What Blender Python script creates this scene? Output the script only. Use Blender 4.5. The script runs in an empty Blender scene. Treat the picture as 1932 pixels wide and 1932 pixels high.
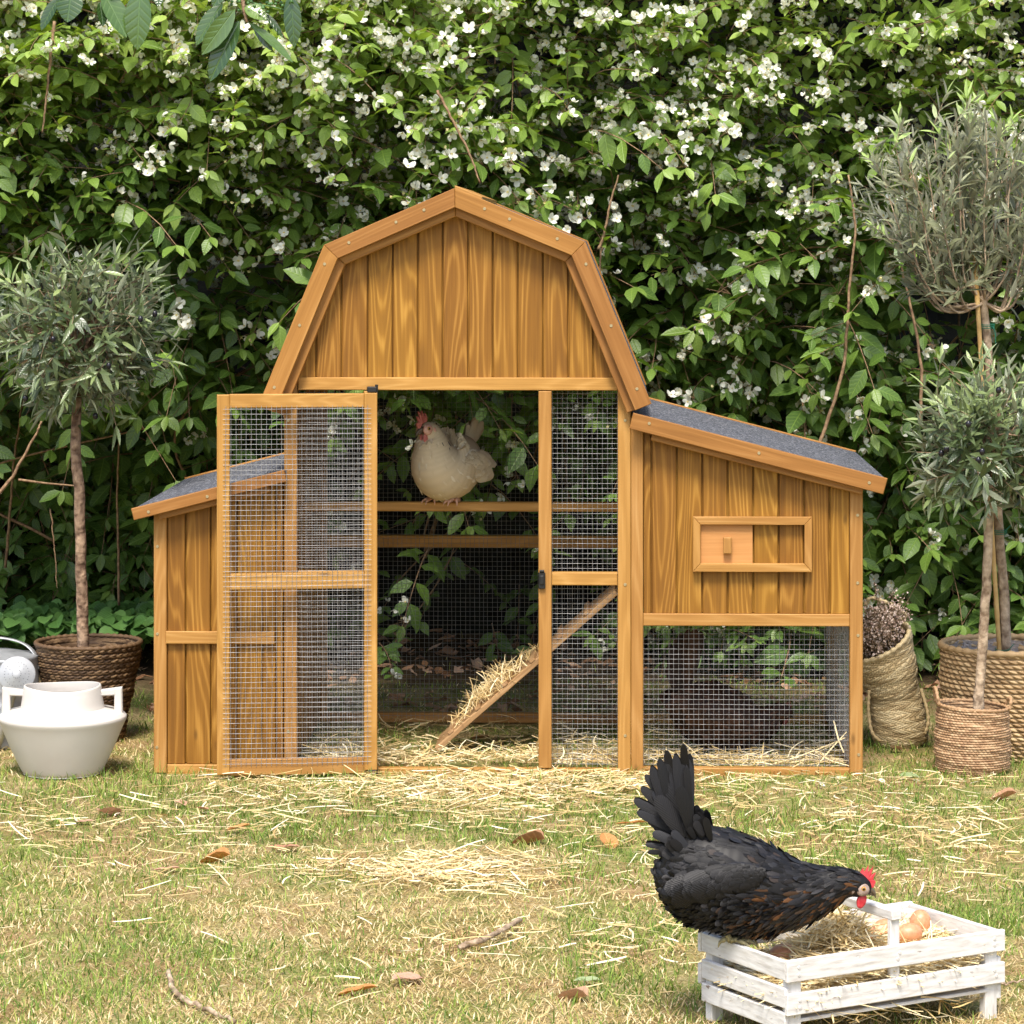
import bpy, math, random
import numpy as np
from mathutils import Vector, Matrix

# ------------------------------------------------------------------ camera, light, exposure
SC = bpy.context.scene
F = 5800.0            # focal length in units of 1/1932 of the frame width
D0 = 7.766            # camera to coop front
HC = 1.369            # camera height
YH = 440.0            # horizon line
THETA = 0.0312        # the coop is turned by this much
cam = bpy.data.cameras.new("Camera"); camo = bpy.data.objects.new("Camera", cam)
SC.collection.objects.link(camo); SC.camera = camo
camo.location = (0, -D0, HC); camo.rotation_euler = (math.radians(90), 0, 0)
cam.sensor_width = 36; cam.lens = 36 * F / 1932
cam.shift_y = (YH - 966) / 1932
cam.clip_start = 0.05; cam.clip_end = 500

SUN_EL, SUN_AZ = 59.0, 8.0      # azimuth: degrees to the left of straight behind the camera
w = bpy.data.worlds.new("World"); SC.world = w; w.use_nodes = True
nt = w.node_tree
sky = nt.nodes.new("ShaderNodeTexSky"); sky.sky_type = 'NISHITA'; sky.sun_disc = False
sky.sun_elevation = math.radians(SUN_EL); sky.sun_rotation = math.radians(180 + SUN_AZ)
sky.dust_density = 3.0; sky.air_density = 1.0
bg = nt.nodes["Background"]; bg.inputs[1].default_value = 0.15
nt.links.new(sky.outputs[0], bg.inputs[0])
sl = bpy.data.lights.new("Sun", 'SUN'); so = bpy.data.objects.new("Sun", sl); SC.collection.objects.link(so)
sl.energy = 2.7; sl.angle = math.radians(16); sl.color = (1.0, 0.95, 0.86)
el, az = math.radians(SUN_EL), math.radians(SUN_AZ)
sdir = Vector((-math.sin(az) * math.cos(el), -math.cos(az) * math.cos(el), math.sin(el)))
so.rotation_euler = sdir.to_track_quat('Z', 'Y').to_euler(); so.location = sdir * 20
SC.view_settings.view_transform = 'Standard'; SC.view_settings.look = 'None'
SC.view_settings.exposure = 0.93; SC.view_settings.gamma = 1
SC.render.engine = 'CYCLES'
SC.cycles.max_bounces = 6; SC.cycles.transparent_max_bounces = 6
SC.cycles.sample_clamp_indirect = 4

RNG = np.random.default_rng(7)
random.seed(7)
PI = math.pi

# ------------------------------------------------------------------ helpers
class MB:
    """collects geometry and links it as ONE mesh object"""
    def __init__(self):
        self.V, self.G, self.R, self.L, self.S, self.n = [], [], [], [], [], 0
    def add(self, v, f, gc=None, r=0.0):
        v = np.asarray(v, dtype=np.float64).reshape(-1, 3); k = len(v)
        self.V.append(v)
        self.G.append(v.copy() if gc is None else np.asarray(gc, dtype=np.float64).reshape(-1, 3))
        self.R.append(np.full(k, r) if np.isscalar(r) else np.asarray(r, dtype=np.float64))
        if isinstance(f, np.ndarray):
            self.L.append((f + self.n).ravel()); self.S.append(np.full(len(f), f.shape[1]))
        else:
            for q in f:
                self.L.append(np.array(q) + self.n); self.S.append(np.array([len(q)]))
        self.n += k
        return self
    def box(self, c, s, rot=None, b=0.0015, grain=2, r=None):
        """chamfered box, centre c, size s, grain axis index"""
        v, f = cbox(*s, b)
        gax = [(1, 2, 0), (0, 2, 1), (0, 1, 2)][grain]
        gc = v[:, gax]
        if rot is not None: v = v @ np.array(rot).T
        return self.add(v + np.array(c), f, gc, random.random() * 10 if r is None else r)
    def bar(self, p, q, w, t, up=(0, 0, 1), b=0.0015, r=None):
        """board from p to q, w wide across 'side', t thick along 'up'"""
        p, q = np.array(p, float), np.array(q, float); d = q - p; L = np.linalg.norm(d); d /= L
        s = np.cross(d, up); s /= np.linalg.norm(s); u = np.cross(s, d)
        R = np.stack([s, u, d], axis=1)
        return self.box((p + q) / 2, (w, t, L), R, b, 2, r)
    def prism(self, poly, v0, v1, g=(0, 1), b=0.0015, r=None):
        """polygon in the (x, z) plane pushed through y from v0 to v1"""
        P = np.array(poly, float); n = len(P)
        area = sum(P[i][0] * P[(i + 1) % n][1] - P[(i + 1) % n][0] * P[i][1] for i in range(n))
        if area < 0: P = P[::-1].copy()
        Q = inset(P, b)
        def ring(A, y): return np.stack([A[:, 0], np.full(n, y), A[:, 1]], 1)
        v = np.concatenate([ring(Q, v0), ring(P, v0 + b), ring(P, v1 - b), ring(Q, v1)])
        f = [tuple(range(n)), tuple(3 * n + i for i in range(n))[::-1]]
        for k in range(3):
            for i in range(n):
                j = (i + 1) % n
                f.append((k * n + i, (k + 1) * n + i, (k + 1) * n + j, k * n + j))
        g = np.array(g, float); g /= np.linalg.norm(g)
        al = v[:, 0] * g[0] + v[:, 2] * g[1]; ac = v[:, 0] * g[1] - v[:, 2] * g[0]
        return self.add(v, f, np.stack([ac, v[:, 1], al], 1), random.random() * 10 if r is None else r)
    def tube(self, pts, rad, k=6, r=0.0, cap=True, flat=1.0):
        pts = np.asarray(pts, float); n = len(pts)
        rad = np.full(n, rad) if np.isscalar(rad) else np.asarray(rad, float)
        T = np.gradient(pts, axis=0); T /= np.linalg.norm(T, axis=1)[:, None] + 1e-12
        up = np.array([0, 0, 1.0]) if abs(T[:, 2]).mean() < 0.9 else np.array([1.0, 0, 0])
        S = np.cross(T, up); S /= np.linalg.norm(S, axis=1)[:, None] + 1e-12
        U = np.cross(S, T)
        a = np.arange(k) * 2 * PI / k
        v = pts[:, None] + rad[:, None, None] * (np.cos(a)[None, :, None] * S[:, None] + flat * np.sin(a)[None, :, None] * U[:, None])
        ln = np.concatenate([[0], np.cumsum(np.linalg.norm(np.diff(pts, axis=0), axis=1))])
        gc = np.stack([np.tile(np.cos(a), n) * np.repeat(rad, k), np.tile(np.sin(a), n) * np.repeat(rad, k), np.repeat(ln, k)], 1)
        i, j = np.meshgrid(np.arange(n - 1), np.arange(k), indexing='ij')
        f = np.stack([i * k + j, i * k + (j + 1) % k, (i + 1) * k + (j + 1) % k, (i + 1) * k + j], -1).reshape(-1, 4)
        self.add(v.reshape(-1, 3), f, gc, r)
        if cap:
            self.L.append(np.arange(k)[::-1] + self.n - n * k); self.S.append(np.array([k]))
            self.L.append(np.arange(k) + self.n - k); self.S.append(np.array([k]))
        return self
    def lathe(self, prof, k=48, c=(0, 0, 0), disp=None, r=0.0, sx=1.0, sy=1.0):
        """prof: list of (radius, z)"""
        P = np.array(prof, float); n = len(P); a = np.arange(k) * 2 * PI / k
        R = np.repeat(P[:, 0][:, None], k, 1); Z = np.repeat(P[:, 1][:, None], k, 1)
        rr = np.zeros((n, k)) + r
        if disp is not None: R, Z, rr = disp(R, Z, np.tile(a, (n, 1)), rr)
        v = np.stack([R * np.cos(a) * sx + c[0], R * np.sin(a) * sy + c[1], Z + c[2]], -1).reshape(-1, 3)
        i, j = np.meshgrid(np.arange(n - 1), np.arange(k), indexing='ij')
        f = np.stack([i * k + j, i * k + (j + 1) % k, (i + 1) * k + (j + 1) % k, (i + 1) * k + j], -1).reshape(-1, 4)
        gc = np.stack([np.tile(a, n), Z.ravel() * 0, Z.ravel()], 1)
        return self.add(v, f, gc, rr.ravel())
    def ball(self, c, s, k=12, r=0.0, rot=None):
        m = max(5, k // 2 + 1); t = np.linspace(0, PI, m); a = np.arange(k) * 2 * PI / k
        v = np.stack([np.outer(np.sin(t), np.cos(a)), np.outer(np.sin(t), np.sin(a)), np.outer(np.cos(t), np.ones(k))], -1).reshape(-1, 3)
        v = v * np.array(s)
        if rot is not None: v = v @ np.array(rot).T
        i, j = np.meshgrid(np.arange(m - 1), np.arange(k), indexing='ij')
        f = np.stack([i * k + j, (i + 1) * k + j, (i + 1) * k + (j + 1) % k, i * k + (j + 1) % k], -1).reshape(-1, 4)
        return self.add(v + np.array(c), f, None, r)
    def build(self, name, mat, parent=None, smooth=False, label=None, kind=None, loc=None):
        me = bpy.data.meshes.new(name)
        V = np.concatenate(self.V); L = np.concatenate(self.L).astype(np.int32); S = np.concatenate(self.S).astype(np.int32)
        me.vertices.add(len(V)); me.vertices.foreach_set("co", V.astype(np.float32).ravel())
        me.loops.add(len(L)); me.loops.foreach_set("vertex_index", L)
        me.polygons.add(len(S)); me.polygons.foreach_set("loop_start", np.concatenate([[0], np.cumsum(S)[:-1]]).astype(np.int32))
        try: me.polygons.foreach_set("loop_total", S)
        except Exception: pass
        a = me.attributes.new("gc", 'FLOAT_VECTOR', 'POINT'); a.data.foreach_set("vector", np.concatenate(self.G).astype(np.float32).ravel())
        a = me.attributes.new("rnd", 'FLOAT', 'POINT'); a.data.foreach_set("value", np.concatenate(self.R).astype(np.float32))
        me.update(calc_edges=True)
        me.polygons.foreach_set("use_smooth", np.full(len(S), bool(smooth)))
        me.materials.append(mat)
        o = bpy.data.objects.new(name, me); SC.collection.objects.link(o)
        if parent: o.parent = parent
        if loc is not None: o.location = loc
        if label: o["label"] = label
        if kind: o["kind"] = kind
        return o

def cbox(sx, sy, sz, b):
    h = np.array([sx, sy, sz]) / 2; b = min(b, h.min() * 0.45)
    v, idx = [], {}
    for cx in (-1, 1):
        for cy in (-1, 1):
            for cz in (-1, 1):
                for ax in range(3):
                    p = np.array([cx, cy, cz]) * (h - b); p[ax] = (cx, cy, cz)[ax] * h[ax]
                    idx[(cx, cy, cz, ax)] = len(v); v.append(p)
    f = []
    for ax in range(3):
        o1, o2 = (ax + 1) % 3, (ax + 2) % 3
        for s in (-1, 1):
            q = []
            for a1, a2 in ((-1, -1), (1, -1), (1, 1), (-1, 1)):
                c = [0, 0, 0]; c[ax] = s; c[o1] = a1; c[o2] = a2; q.append(idx[(*c, ax)])
            f.append(tuple(q if s > 0 else q[::-1]))
    for ax in range(3):
        o1, o2 = (ax + 1) % 3, (ax + 2) % 3
        for s1 in (-1, 1):
            for s2 in (-1, 1):
                q = []
                for s, a in ((-1, o1), (1, o1), (1, o2), (-1, o2)):
                    c = [0, 0, 0]; c[ax] = s; c[o1] = s1; c[o2] = s2; q.append(idx[(*c, a)])
                f.append(tuple(q if s1 * s2 < 0 else q[::-1]))
    for cx in (-1, 1):
        for cy in (-1, 1):
            for cz in (-1, 1):
                q = [idx[(cx, cy, cz, a)] for a in range(3)]
                f.append(tuple(q if cx * cy * cz > 0 else q[::-1]))
    return np.array(v), f

def inset(P, b):
    n = len(P); Q = []
    for i in range(n):
        p0, p, p1 = P[i - 1], P[i], P[(i + 1) % n]
        d0 = (p - p0) / (np.linalg.norm(p - p0) + 1e-9); d1 = (p1 - p) / (np.linalg.norm(p1 - p) + 1e-9)
        n0 = np.array([-d0[1], d0[0]]); n1 = np.array([-d1[1], d1[0]])
        m = n0 + n1; m = m / max(0.3, (m @ m)) * 2
        Q.append(p + m * b)
    return np.array(Q)

def offset_line(pts, d):
    """open polyline pushed to its right by d, mitred"""
    P = np.array(pts, float); out = []
    for i in range(len(P)):
        ds = []
        if i > 0: ds.append((P[i] - P[i - 1]) / np.linalg.norm(P[i] - P[i - 1]))
        if i < len(P) - 1: ds.append((P[i + 1] - P[i]) / np.linalg.norm(P[i + 1] - P[i]))
        ns = [np.array([q[1], -q[0]]) for q in ds]
        m = sum(ns)
        out.append(P[i] + m * (len(ns) / (m @ m)) * d if len(ns) > 1 else P[i] + ns[0] * d)
    return np.array(out)

def smoothline(pts, n):
    """Catmull-Rom through pts (any width), n samples"""
    P = np.array(pts, float); m = len(P)
    P = np.vstack([2 * P[0] - P[1], P, 2 * P[-1] - P[-2]])
    t = np.linspace(0, m - 1 - 1e-6, n); i = t.astype(int); u = (t - i)[:, None]
    a, b, c, d = P[i], P[i + 1], P[i + 2], P[i + 3]
    return 0.5 * ((2 * b) + (-a + c) * u + (2 * a - 5 * b + 4 * c - d) * u ** 2 + (-a + 3 * b - 3 * c + d) * u ** 3)

def frames(fwd, up):
    """rotation matrices whose columns are (side, forward, up)"""
    f = fwd / (np.linalg.norm(fwd, axis=-1, keepdims=True) + 1e-9)
    s = np.cross(f, up); s /= np.linalg.norm(s, axis=-1, keepdims=True) + 1e-9
    u = np.cross(s, f)
    return np.stack([s, f, u], axis=-1)

def inst(mb, T, R, pos, sc, rnd):
    """copies of the template T=(v, f, gc, r) at many frames"""
    v, f, gc, r = T; K = len(pos); n = len(v)
    if K == 0 or n == 0: return
    W = np.einsum('kij,nj->kni', R, v) * np.reshape(sc, (-1, 1, 1)) + pos[:, None]
    FF = (f[None] + (np.arange(K) * n)[:, None, None]).reshape(-1, f.shape[1])
    mb.add(W.reshape(-1, 3), FF, np.tile(gc, (K, 1)), (np.asarray(rnd)[:, None] + r[None]).ravel())

def T_of(mb):
    return (np.concatenate(mb.V), np.concatenate(mb.L).reshape(-1, 4), np.concatenate(mb.G), np.concatenate(mb.R)) if mb.V else (np.zeros((0, 3)), np.zeros((0, 4), int), np.zeros((0, 3)), np.zeros(0))

def leaf(W=0.5, fold=0.25, droop=0.15, rows=(0, .22, .5, .78, 1), wid=(.04, .8, 1, .6, .02), curl=0.0):
    """leaf of length 1 along +Y, normal +Z; gc = (across, along, 0)"""
    v, gc = [], []
    for t, q in zip(rows, wid):
        for s in (-1, 0, 1):
            x = s * q * W / 2
            v.append((x, t * (1 - 0.08 * droop), fold * abs(x) - droop * t * t + curl * abs(s) * q * math.sin(t * 9) * 0.05)); gc.append((s * q, t, 0))
    f = []
    for i in range(len(rows) - 1):
        for j in range(2):
            a = i * 3 + j; f.append((a, a + 1, a + 4, a + 3))
    return np.array(v), np.array(f), np.array(gc, float), np.zeros(len(v))

def put(mb, T, fwd, up, pos, s, r=0.0):
    R = frames(np.array(fwd, float)[None], np.array(up, float)[None])
    inst(mb, T, R, np.array(pos, float)[None], [s], [r])

def nrm(v):
    v = np.array(v, float); return v / (np.linalg.norm(v) + 1e-9)

def vnoise(x, y, seed=0, sc=1.0):
    """cheap smooth 2-D value noise 0..1"""
    r = np.random.default_rng(seed).random((64, 64)); x = np.asarray(x) * sc + 31.3; y = np.asarray(y) * sc + 17.7
    i, j = np.floor(x).astype(int), np.floor(y).astype(int); u, v = x - i, y - j
    u, v = u * u * (3 - 2 * u), v * v * (3 - 2 * v)
    g = lambda a, b: r[a % 64, b % 64]
    return (g(i, j) * (1 - u) + g(i + 1, j) * u) * (1 - v) + (g(i, j + 1) * (1 - u) + g(i + 1, j + 1) * u) * v

def thing(name, label, cat, loc=(0, 0, 0), rz=0.0, group=None):
    o = bpy.data.objects.new(name, None); SC.collection.objects.link(o)
    o.location = loc; o.rotation_euler = (0, 0, rz); o.empty_display_size = 0.1
    o["label"] = label; o["category"] = cat
    if group: o["group"] = group
    return o
def tag(o, label, cat, group=None):
    o["label"] = label; o["category"] = cat
    if group: o["group"] = group
    return o

# where a point of the ground (or a point at distance d) lies
def G(px, py, z=0.0):
    d = (HC - z) * F / (py - YH)
    return np.array([(px - 966) * d / F, d - D0, z])
def A(px, py, d):
    return np.array([(px - 966) * d / F, d - D0, HC - (py - YH) * d / F])
CT, ST = math.cos(THETA), math.sin(THETA)
def C2(px, py, v=0.0):
    """coop coordinates (u, z) on its plane of depth v"""
    k = (px - 966) / F
    u = (k * (D0 + v * CT) - v * ST) / (CT + k * ST)
    return np.array([u, HC - (py - YH) * (D0 - u * ST + v * CT) / F])

# ------------------------------------------------------------------ materials
def newmat(name):
    m = bpy.data.materials.new(name); m.use_nodes = True; t = m.node_tree
    b = t.nodes["Principled BSDF"]; return m, t, b
def N(t, typ, **kw):
    n = t.nodes.new(typ)
    for k, v in kw.items():
        if k.startswith("i_"): n.inputs[k[2:].replace("_", " ")].default_value = v
        elif k.startswith("n") and k[1:].isdigit(): n.inputs[int(k[1:])].default_value = v
        else: setattr(n, k, v)
    return n
def ramp(t, fac, stops):
    r = t.nodes.new("ShaderNodeValToRGB"); e = r.color_ramp.elements
    while len(e) > 1: e.remove(e[-1])
    e[0].position = stops[0][0]; e[0].color = (*stops[0][1], 1)
    for p, c in stops[1:]:
        q = e.new(p); q.color = (*c, 1)
    t.links.new(fac, r.inputs[0]); return r.outputs[0]
def attr(t, name):
    n = t.nodes.new("ShaderNodeAttribute"); n.attribute_name = name; return n
def mth(t, op, a, b=None, c=None):
    n = t.nodes.new("ShaderNodeMath"); n.operation = op
    for i, x in enumerate((a, b, c)):
        if x is None: continue
        if isinstance(x, (int, float)): n.inputs[i].default_value = x
        else: t.links.new(x, n.inputs[i])
    return n.outputs[0]
def mix(t, fac, a, b, typ='MIX'):
    n = t.nodes.new("ShaderNodeMix"); n.data_type = 'RGBA'; n.blend_type = typ
    for i, x in ((0, fac), (6, a), (7, b)):
        if isinstance(x, (int, float)): n.inputs[i].default_value = x
        elif isinstance(x, tuple): n.inputs[i].default_value = (*x, 1)
        else: t.links.new(x, n.inputs[i])
    return n.outputs[2]
def bump(t, b, h, s=0.3, d=0.002):
    n = t.nodes.new("ShaderNodeBump"); n.inputs["Strength"].default_value = s; n.inputs["Distance"].default_value = d
    t.links.new(h, n.inputs["Height"]); t.links.new(n.outputs[0], b.inputs["Normal"])

def wood(name, dark, mid, light, rough=0.55, contrast=1.0, knots=True, freq=13.0):
    m, t, b = newmat(name)
    g, r = attr(t, "gc"), attr(t, "rnd")
    sh = N(t, "ShaderNodeVectorMath", operation='ADD')
    cr = N(t, "ShaderNodeCombineXYZ"); rr = mth(t, 'MULTIPLY', r.outputs['Fac'], 3.7)
    t.links.new(rr, cr.inputs[0]); t.links.new(r.outputs['Fac'], cr.inputs[1]); t.links.new(mth(t, 'MULTIPLY', r.outputs['Fac'], 5.1), cr.inputs[2])
    t.links.new(g.outputs['Vector'], sh.inputs[0]); t.links.new(cr.outputs[0], sh.inputs[1])
    def noise(scale, s, det=2.0):
        mp = N(t, "ShaderNodeMapping"); mp.inputs['Scale'].default_value = scale
        t.links.new(sh.outputs[0], mp.inputs[0])
        n = N(t, "ShaderNodeTexNoise"); n.inputs['Scale'].default_value = s; n.inputs['Detail'].default_value = det
        t.links.new(mp.outputs[0], n.inputs['Vector']); return n.outputs['Fac']
    low = noise((8, 8, .75), 1.5, 1.0)
    ring = mth(t, 'SINE', mth(t, 'MULTIPLY', mth(t, 'ADD', low, mth(t, 'MULTIPLY', noise((60, 60, 2), 1.2), 0.03)), freq * 6.28))
    ring = mth(t, 'MULTIPLY_ADD', ring, 0.5, 0.5)
    ring = mth(t, 'POWER', ring, 2.2)
    fib = noise((260, 260, 5), 1.0, 3.0)
    blot = noise((5, 5, 1.5), 2.5, 2.0)
    f = mth(t, 'ADD', mth(t, 'MULTIPLY', ring, 0.42 * contrast), mth(t, 'ADD', mth(t, 'MULTIPLY', fib, 0.5), mth(t, 'MULTIPLY', blot, 0.5)))
    col = ramp(t, mth(t, 'SUBTRACT', f, 0.18), [(0.05, dark), (0.42, mid), (0.80, light)])
    if knots:
        mp = N(t, "ShaderNodeMapping"); mp.inputs['Scale'].default_value = (9, 9, 3.2); t.links.new(sh.outputs[0], mp.inputs[0])
        vo = N(t, "ShaderNodeTexVoronoi"); vo.inputs['Scale'].default_value = 1.15; t.links.new(mp.outputs[0], vo.inputs['Vector'])
        k = ramp(t, vo.outputs['Distance'], [(0.0, (1, 1, 1)), (0.035, (0.7, 0.7, 0.7)), (0.075, (0, 0, 0))])
        col = mix(t, mth(t, 'MULTIPLY', k, 0.75), col, tuple(x * 0.35 for x in dark))
    hs = N(t, "ShaderNodeHueSaturation"); t.links.new(col, hs.inputs['Color'])
    vr = mth(t, 'FRACT', mth(t, 'MULTIPLY', r.outputs['Fac'], 7.13))
    t.links.new(mth(t, 'MULTIPLY_ADD', vr, 0.22, 0.89), hs.inputs['Value'])
    t.links.new(mth(t, 'MULTIPLY_ADD', vr, 0.007, 0.497), hs.inputs['Hue'])
    t.links.new(hs.outputs[0], b.inputs['Base Color'])
    b.inputs['Roughness'].default_value = rough; b.inputs['Specular IOR Level'].default_value = 0.35
    bump(t, b, mth(t, 'ADD', fib, mth(t, 'MULTIPLY', ring, 0.4)), 0.35, 0.0006)
    return m

def noisy(name, c1, c2, scale=20.0, rough=0.7, bs=0.2, bd=0.002, coord='Object', det=4.0, metal=0.0, sp=0.4, stops=(0.35, 0.65)):
    m, t, b = newmat(name)
    tc = N(t, "ShaderNodeTexCoord"); n = N(t, "ShaderNodeTexNoise"); n.inputs['Scale'].default_value = scale; n.inputs['Detail'].default_value = det
    t.links.new(tc.outputs[coord], n.inputs['Vector'])
    t.links.new(ramp(t, n.outputs['Fac'], [(stops[0], c1), (stops[1], c2)]), b.inputs['Base Color'])
    b.inputs['Roughness'].default_value = rough; b.inputs['Metallic'].default_value = metal; b.inputs['Specular IOR Level'].default_value = sp
    if bs: bump(t, b, n.outputs['Fac'], bs, bd)
    return m

def leafmat(name, stops, rough=0.45, trans=0.3, vein=0.5, sp=0.4, under=None):
    """rnd picks the colour, gc = (across, along) draws the veins"""
    m, t, b = newmat(name)
    g, r = attr(t, "gc"), attr(t, "rnd")
    col = ramp(t, mth(t, 'FRACT', r.outputs['Fac']), stops)
    if vein:
        sx = N(t, "ShaderNodeSeparateXYZ"); t.links.new(g.outputs['Vector'], sx.inputs[0])
        ax = mth(t, 'ABSOLUTE', sx.outputs[0])
        mid = ramp(t, ax, [(0.0, (1, 1, 1)), (0.09, (0, 0, 0))])
        lat = mth(t, 'POWER', mth(t, 'MULTIPLY_ADD', mth(t, 'SINE', mth(t, 'SUBTRACT', mth(t, 'MULTIPLY', sx.outputs[1], 44.0), mth(t, 'MULTIPLY', ax, 9.0))), 0.5, 0.5), 4.0)
        vv = mth(t, 'MAXIMUM', mid, mth(t, 'MULTIPLY', lat, 0.35))
        col = mix(t, mth(t, 'MULTIPLY', vv, vein), col, tuple(min(1, x * 1.7 + 0.02) for x in stops[len(stops) // 2][1]))
        bump(t, b, mth(t, 'MULTIPLY', vv, -1.0), 0.5, 0.002)
    if under:
        ge = N(t, "ShaderNodeNewGeometry"); col = mix(t, ge.outputs['Backfacing'], col, under)
    t.links.new(col, b.inputs['Base Color']); b.inputs['Roughness'].default_value = rough; b.inputs['Specular IOR Level'].default_value = sp
    if trans:
        tr = N(t, "ShaderNodeBsdfTranslucent"); hs = N(t, "ShaderNodeHueSaturation"); hs.inputs['Saturation'].default_value = 1.15; hs.inputs['Value'].default_value = 1.5; hs.inputs['Hue'].default_value = 0.49
        t.links.new(col, hs.inputs['Color']); t.links.new(hs.outputs[0], tr.inputs[0])
        ms = N(t, "ShaderNodeMixShader"); ms.inputs[0].default_value = trans
        t.links.new(b.outputs[0], ms.inputs[1]); t.links.new(tr.outputs[0], ms.inputs[2])
        t.links.new(ms.outputs[0], t.nodes["Material Output"].inputs[0])
    return m

def plain(name, c, rough=0.5, metal=0.0, sp=0.5):
    m, t, b = newmat(name); b.inputs['Base Color'].default_value = (*c, 1)
    n = N(t, "ShaderNodeTexNoise"); n.inputs['Scale'].default_value = 60
    tc = N(t, "ShaderNodeTexCoord"); t.links.new(tc.outputs['Object'], n.inputs['Vector'])
    t.links.new(mix(t, n.outputs['Fac'], tuple(x * 0.8 for x in c), tuple(min(1, x * 1.15) for x in c)), b.inputs['Base Color'])
    b.inputs['Roughness'].default_value = rough; b.inputs['Metallic'].default_value = metal; b.inputs['Specular IOR Level'].default_value = sp
    return m

M = {}
M['board'] = wood("stained_board", (0.145, 0.058, 0.005), (0.245, 0.106, 0.010), (0.46, 0.235, 0.042), contrast=0.62, freq=17)
M['trim'] = wood("stained_trim", (0.27, 0.122, 0.022), (0.39, 0.195, 0.048), (0.52, 0.295, 0.10), contrast=0.42, freq=14)
M['fascia'] = wood("stained_fascia", (0.20, 0.082, 0.014), (0.31, 0.138, 0.030), (0.43, 0.215, 0.062), contrast=0.42, freq=14)
M['raw'] = wood("raw_wood", (0.22, 0.12, 0.05), (0.36, 0.21, 0.10), (0.5, 0.32, 0.17), contrast=0.6)
M['ply'] = wood("plywood", (0.36, 0.15, 0.045), (0.46, 0.21, 0.07), (0.52, 0.26, 0.10), contrast=0.25, knots=False)
M['felt'] = None
def felt():
    m, t, b = newmat("roofing_felt")
    tc = N(t, "ShaderNodeTexCoord"); v = N(t, "ShaderNodeTexVoronoi"); v.inputs['Scale'].default_value = 230
    t.links.new(tc.outputs['Object'], v.inputs['Vector'])
    n = N(t, "ShaderNodeTexNoise"); n.inputs['Scale'].default_value = 9; t.links.new(tc.outputs['Object'], n.inputs['Vector'])
    s = N(t, "ShaderNodeSeparateColor"); t.links.new(v.outputs['Color'], s.inputs[0])
    c = ramp(t, s.outputs[0], [(0.0, (0.012, 0.013, 0.018)), (0.55, (0.055, 0.06, 0.075)), (0.85, (0.16, 0.17, 0.20)), (1.0, (0.42, 0.43, 0.46))])
    t.links.new(mix(t, mth(t, 'MULTIPLY', n.outputs['Fac'], 0.35), c, (0.10, 0.10, 0.12)), b.inputs['Base Color'])
    b.inputs['Roughness'].default_value = 0.85; bump(t, b, v.outputs['Distance'], 0.8, 0.004); return m
M['felt'] = felt()
M['wire'] = noisy("galvanised_wire", (0.26, 0.26, 0.26), (0.46, 0.46, 0.47), 40, 0.38, 0, metal=0.45)
M['darkwire'] = noisy("shaded_wire", (0.16, 0.16, 0.15), (0.30, 0.30, 0.29), 40, 0.5, 0, metal=0.4)  # same galvanised wire, with the shade at the coop's back put into its colour
M['screw'] = plain("zinc_screw", (0.50, 0.42, 0.25), 0.4, 0.7)
M['black'] = plain("black_metal", (0.012, 0.012, 0.013), 0.4, 0.0)

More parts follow.
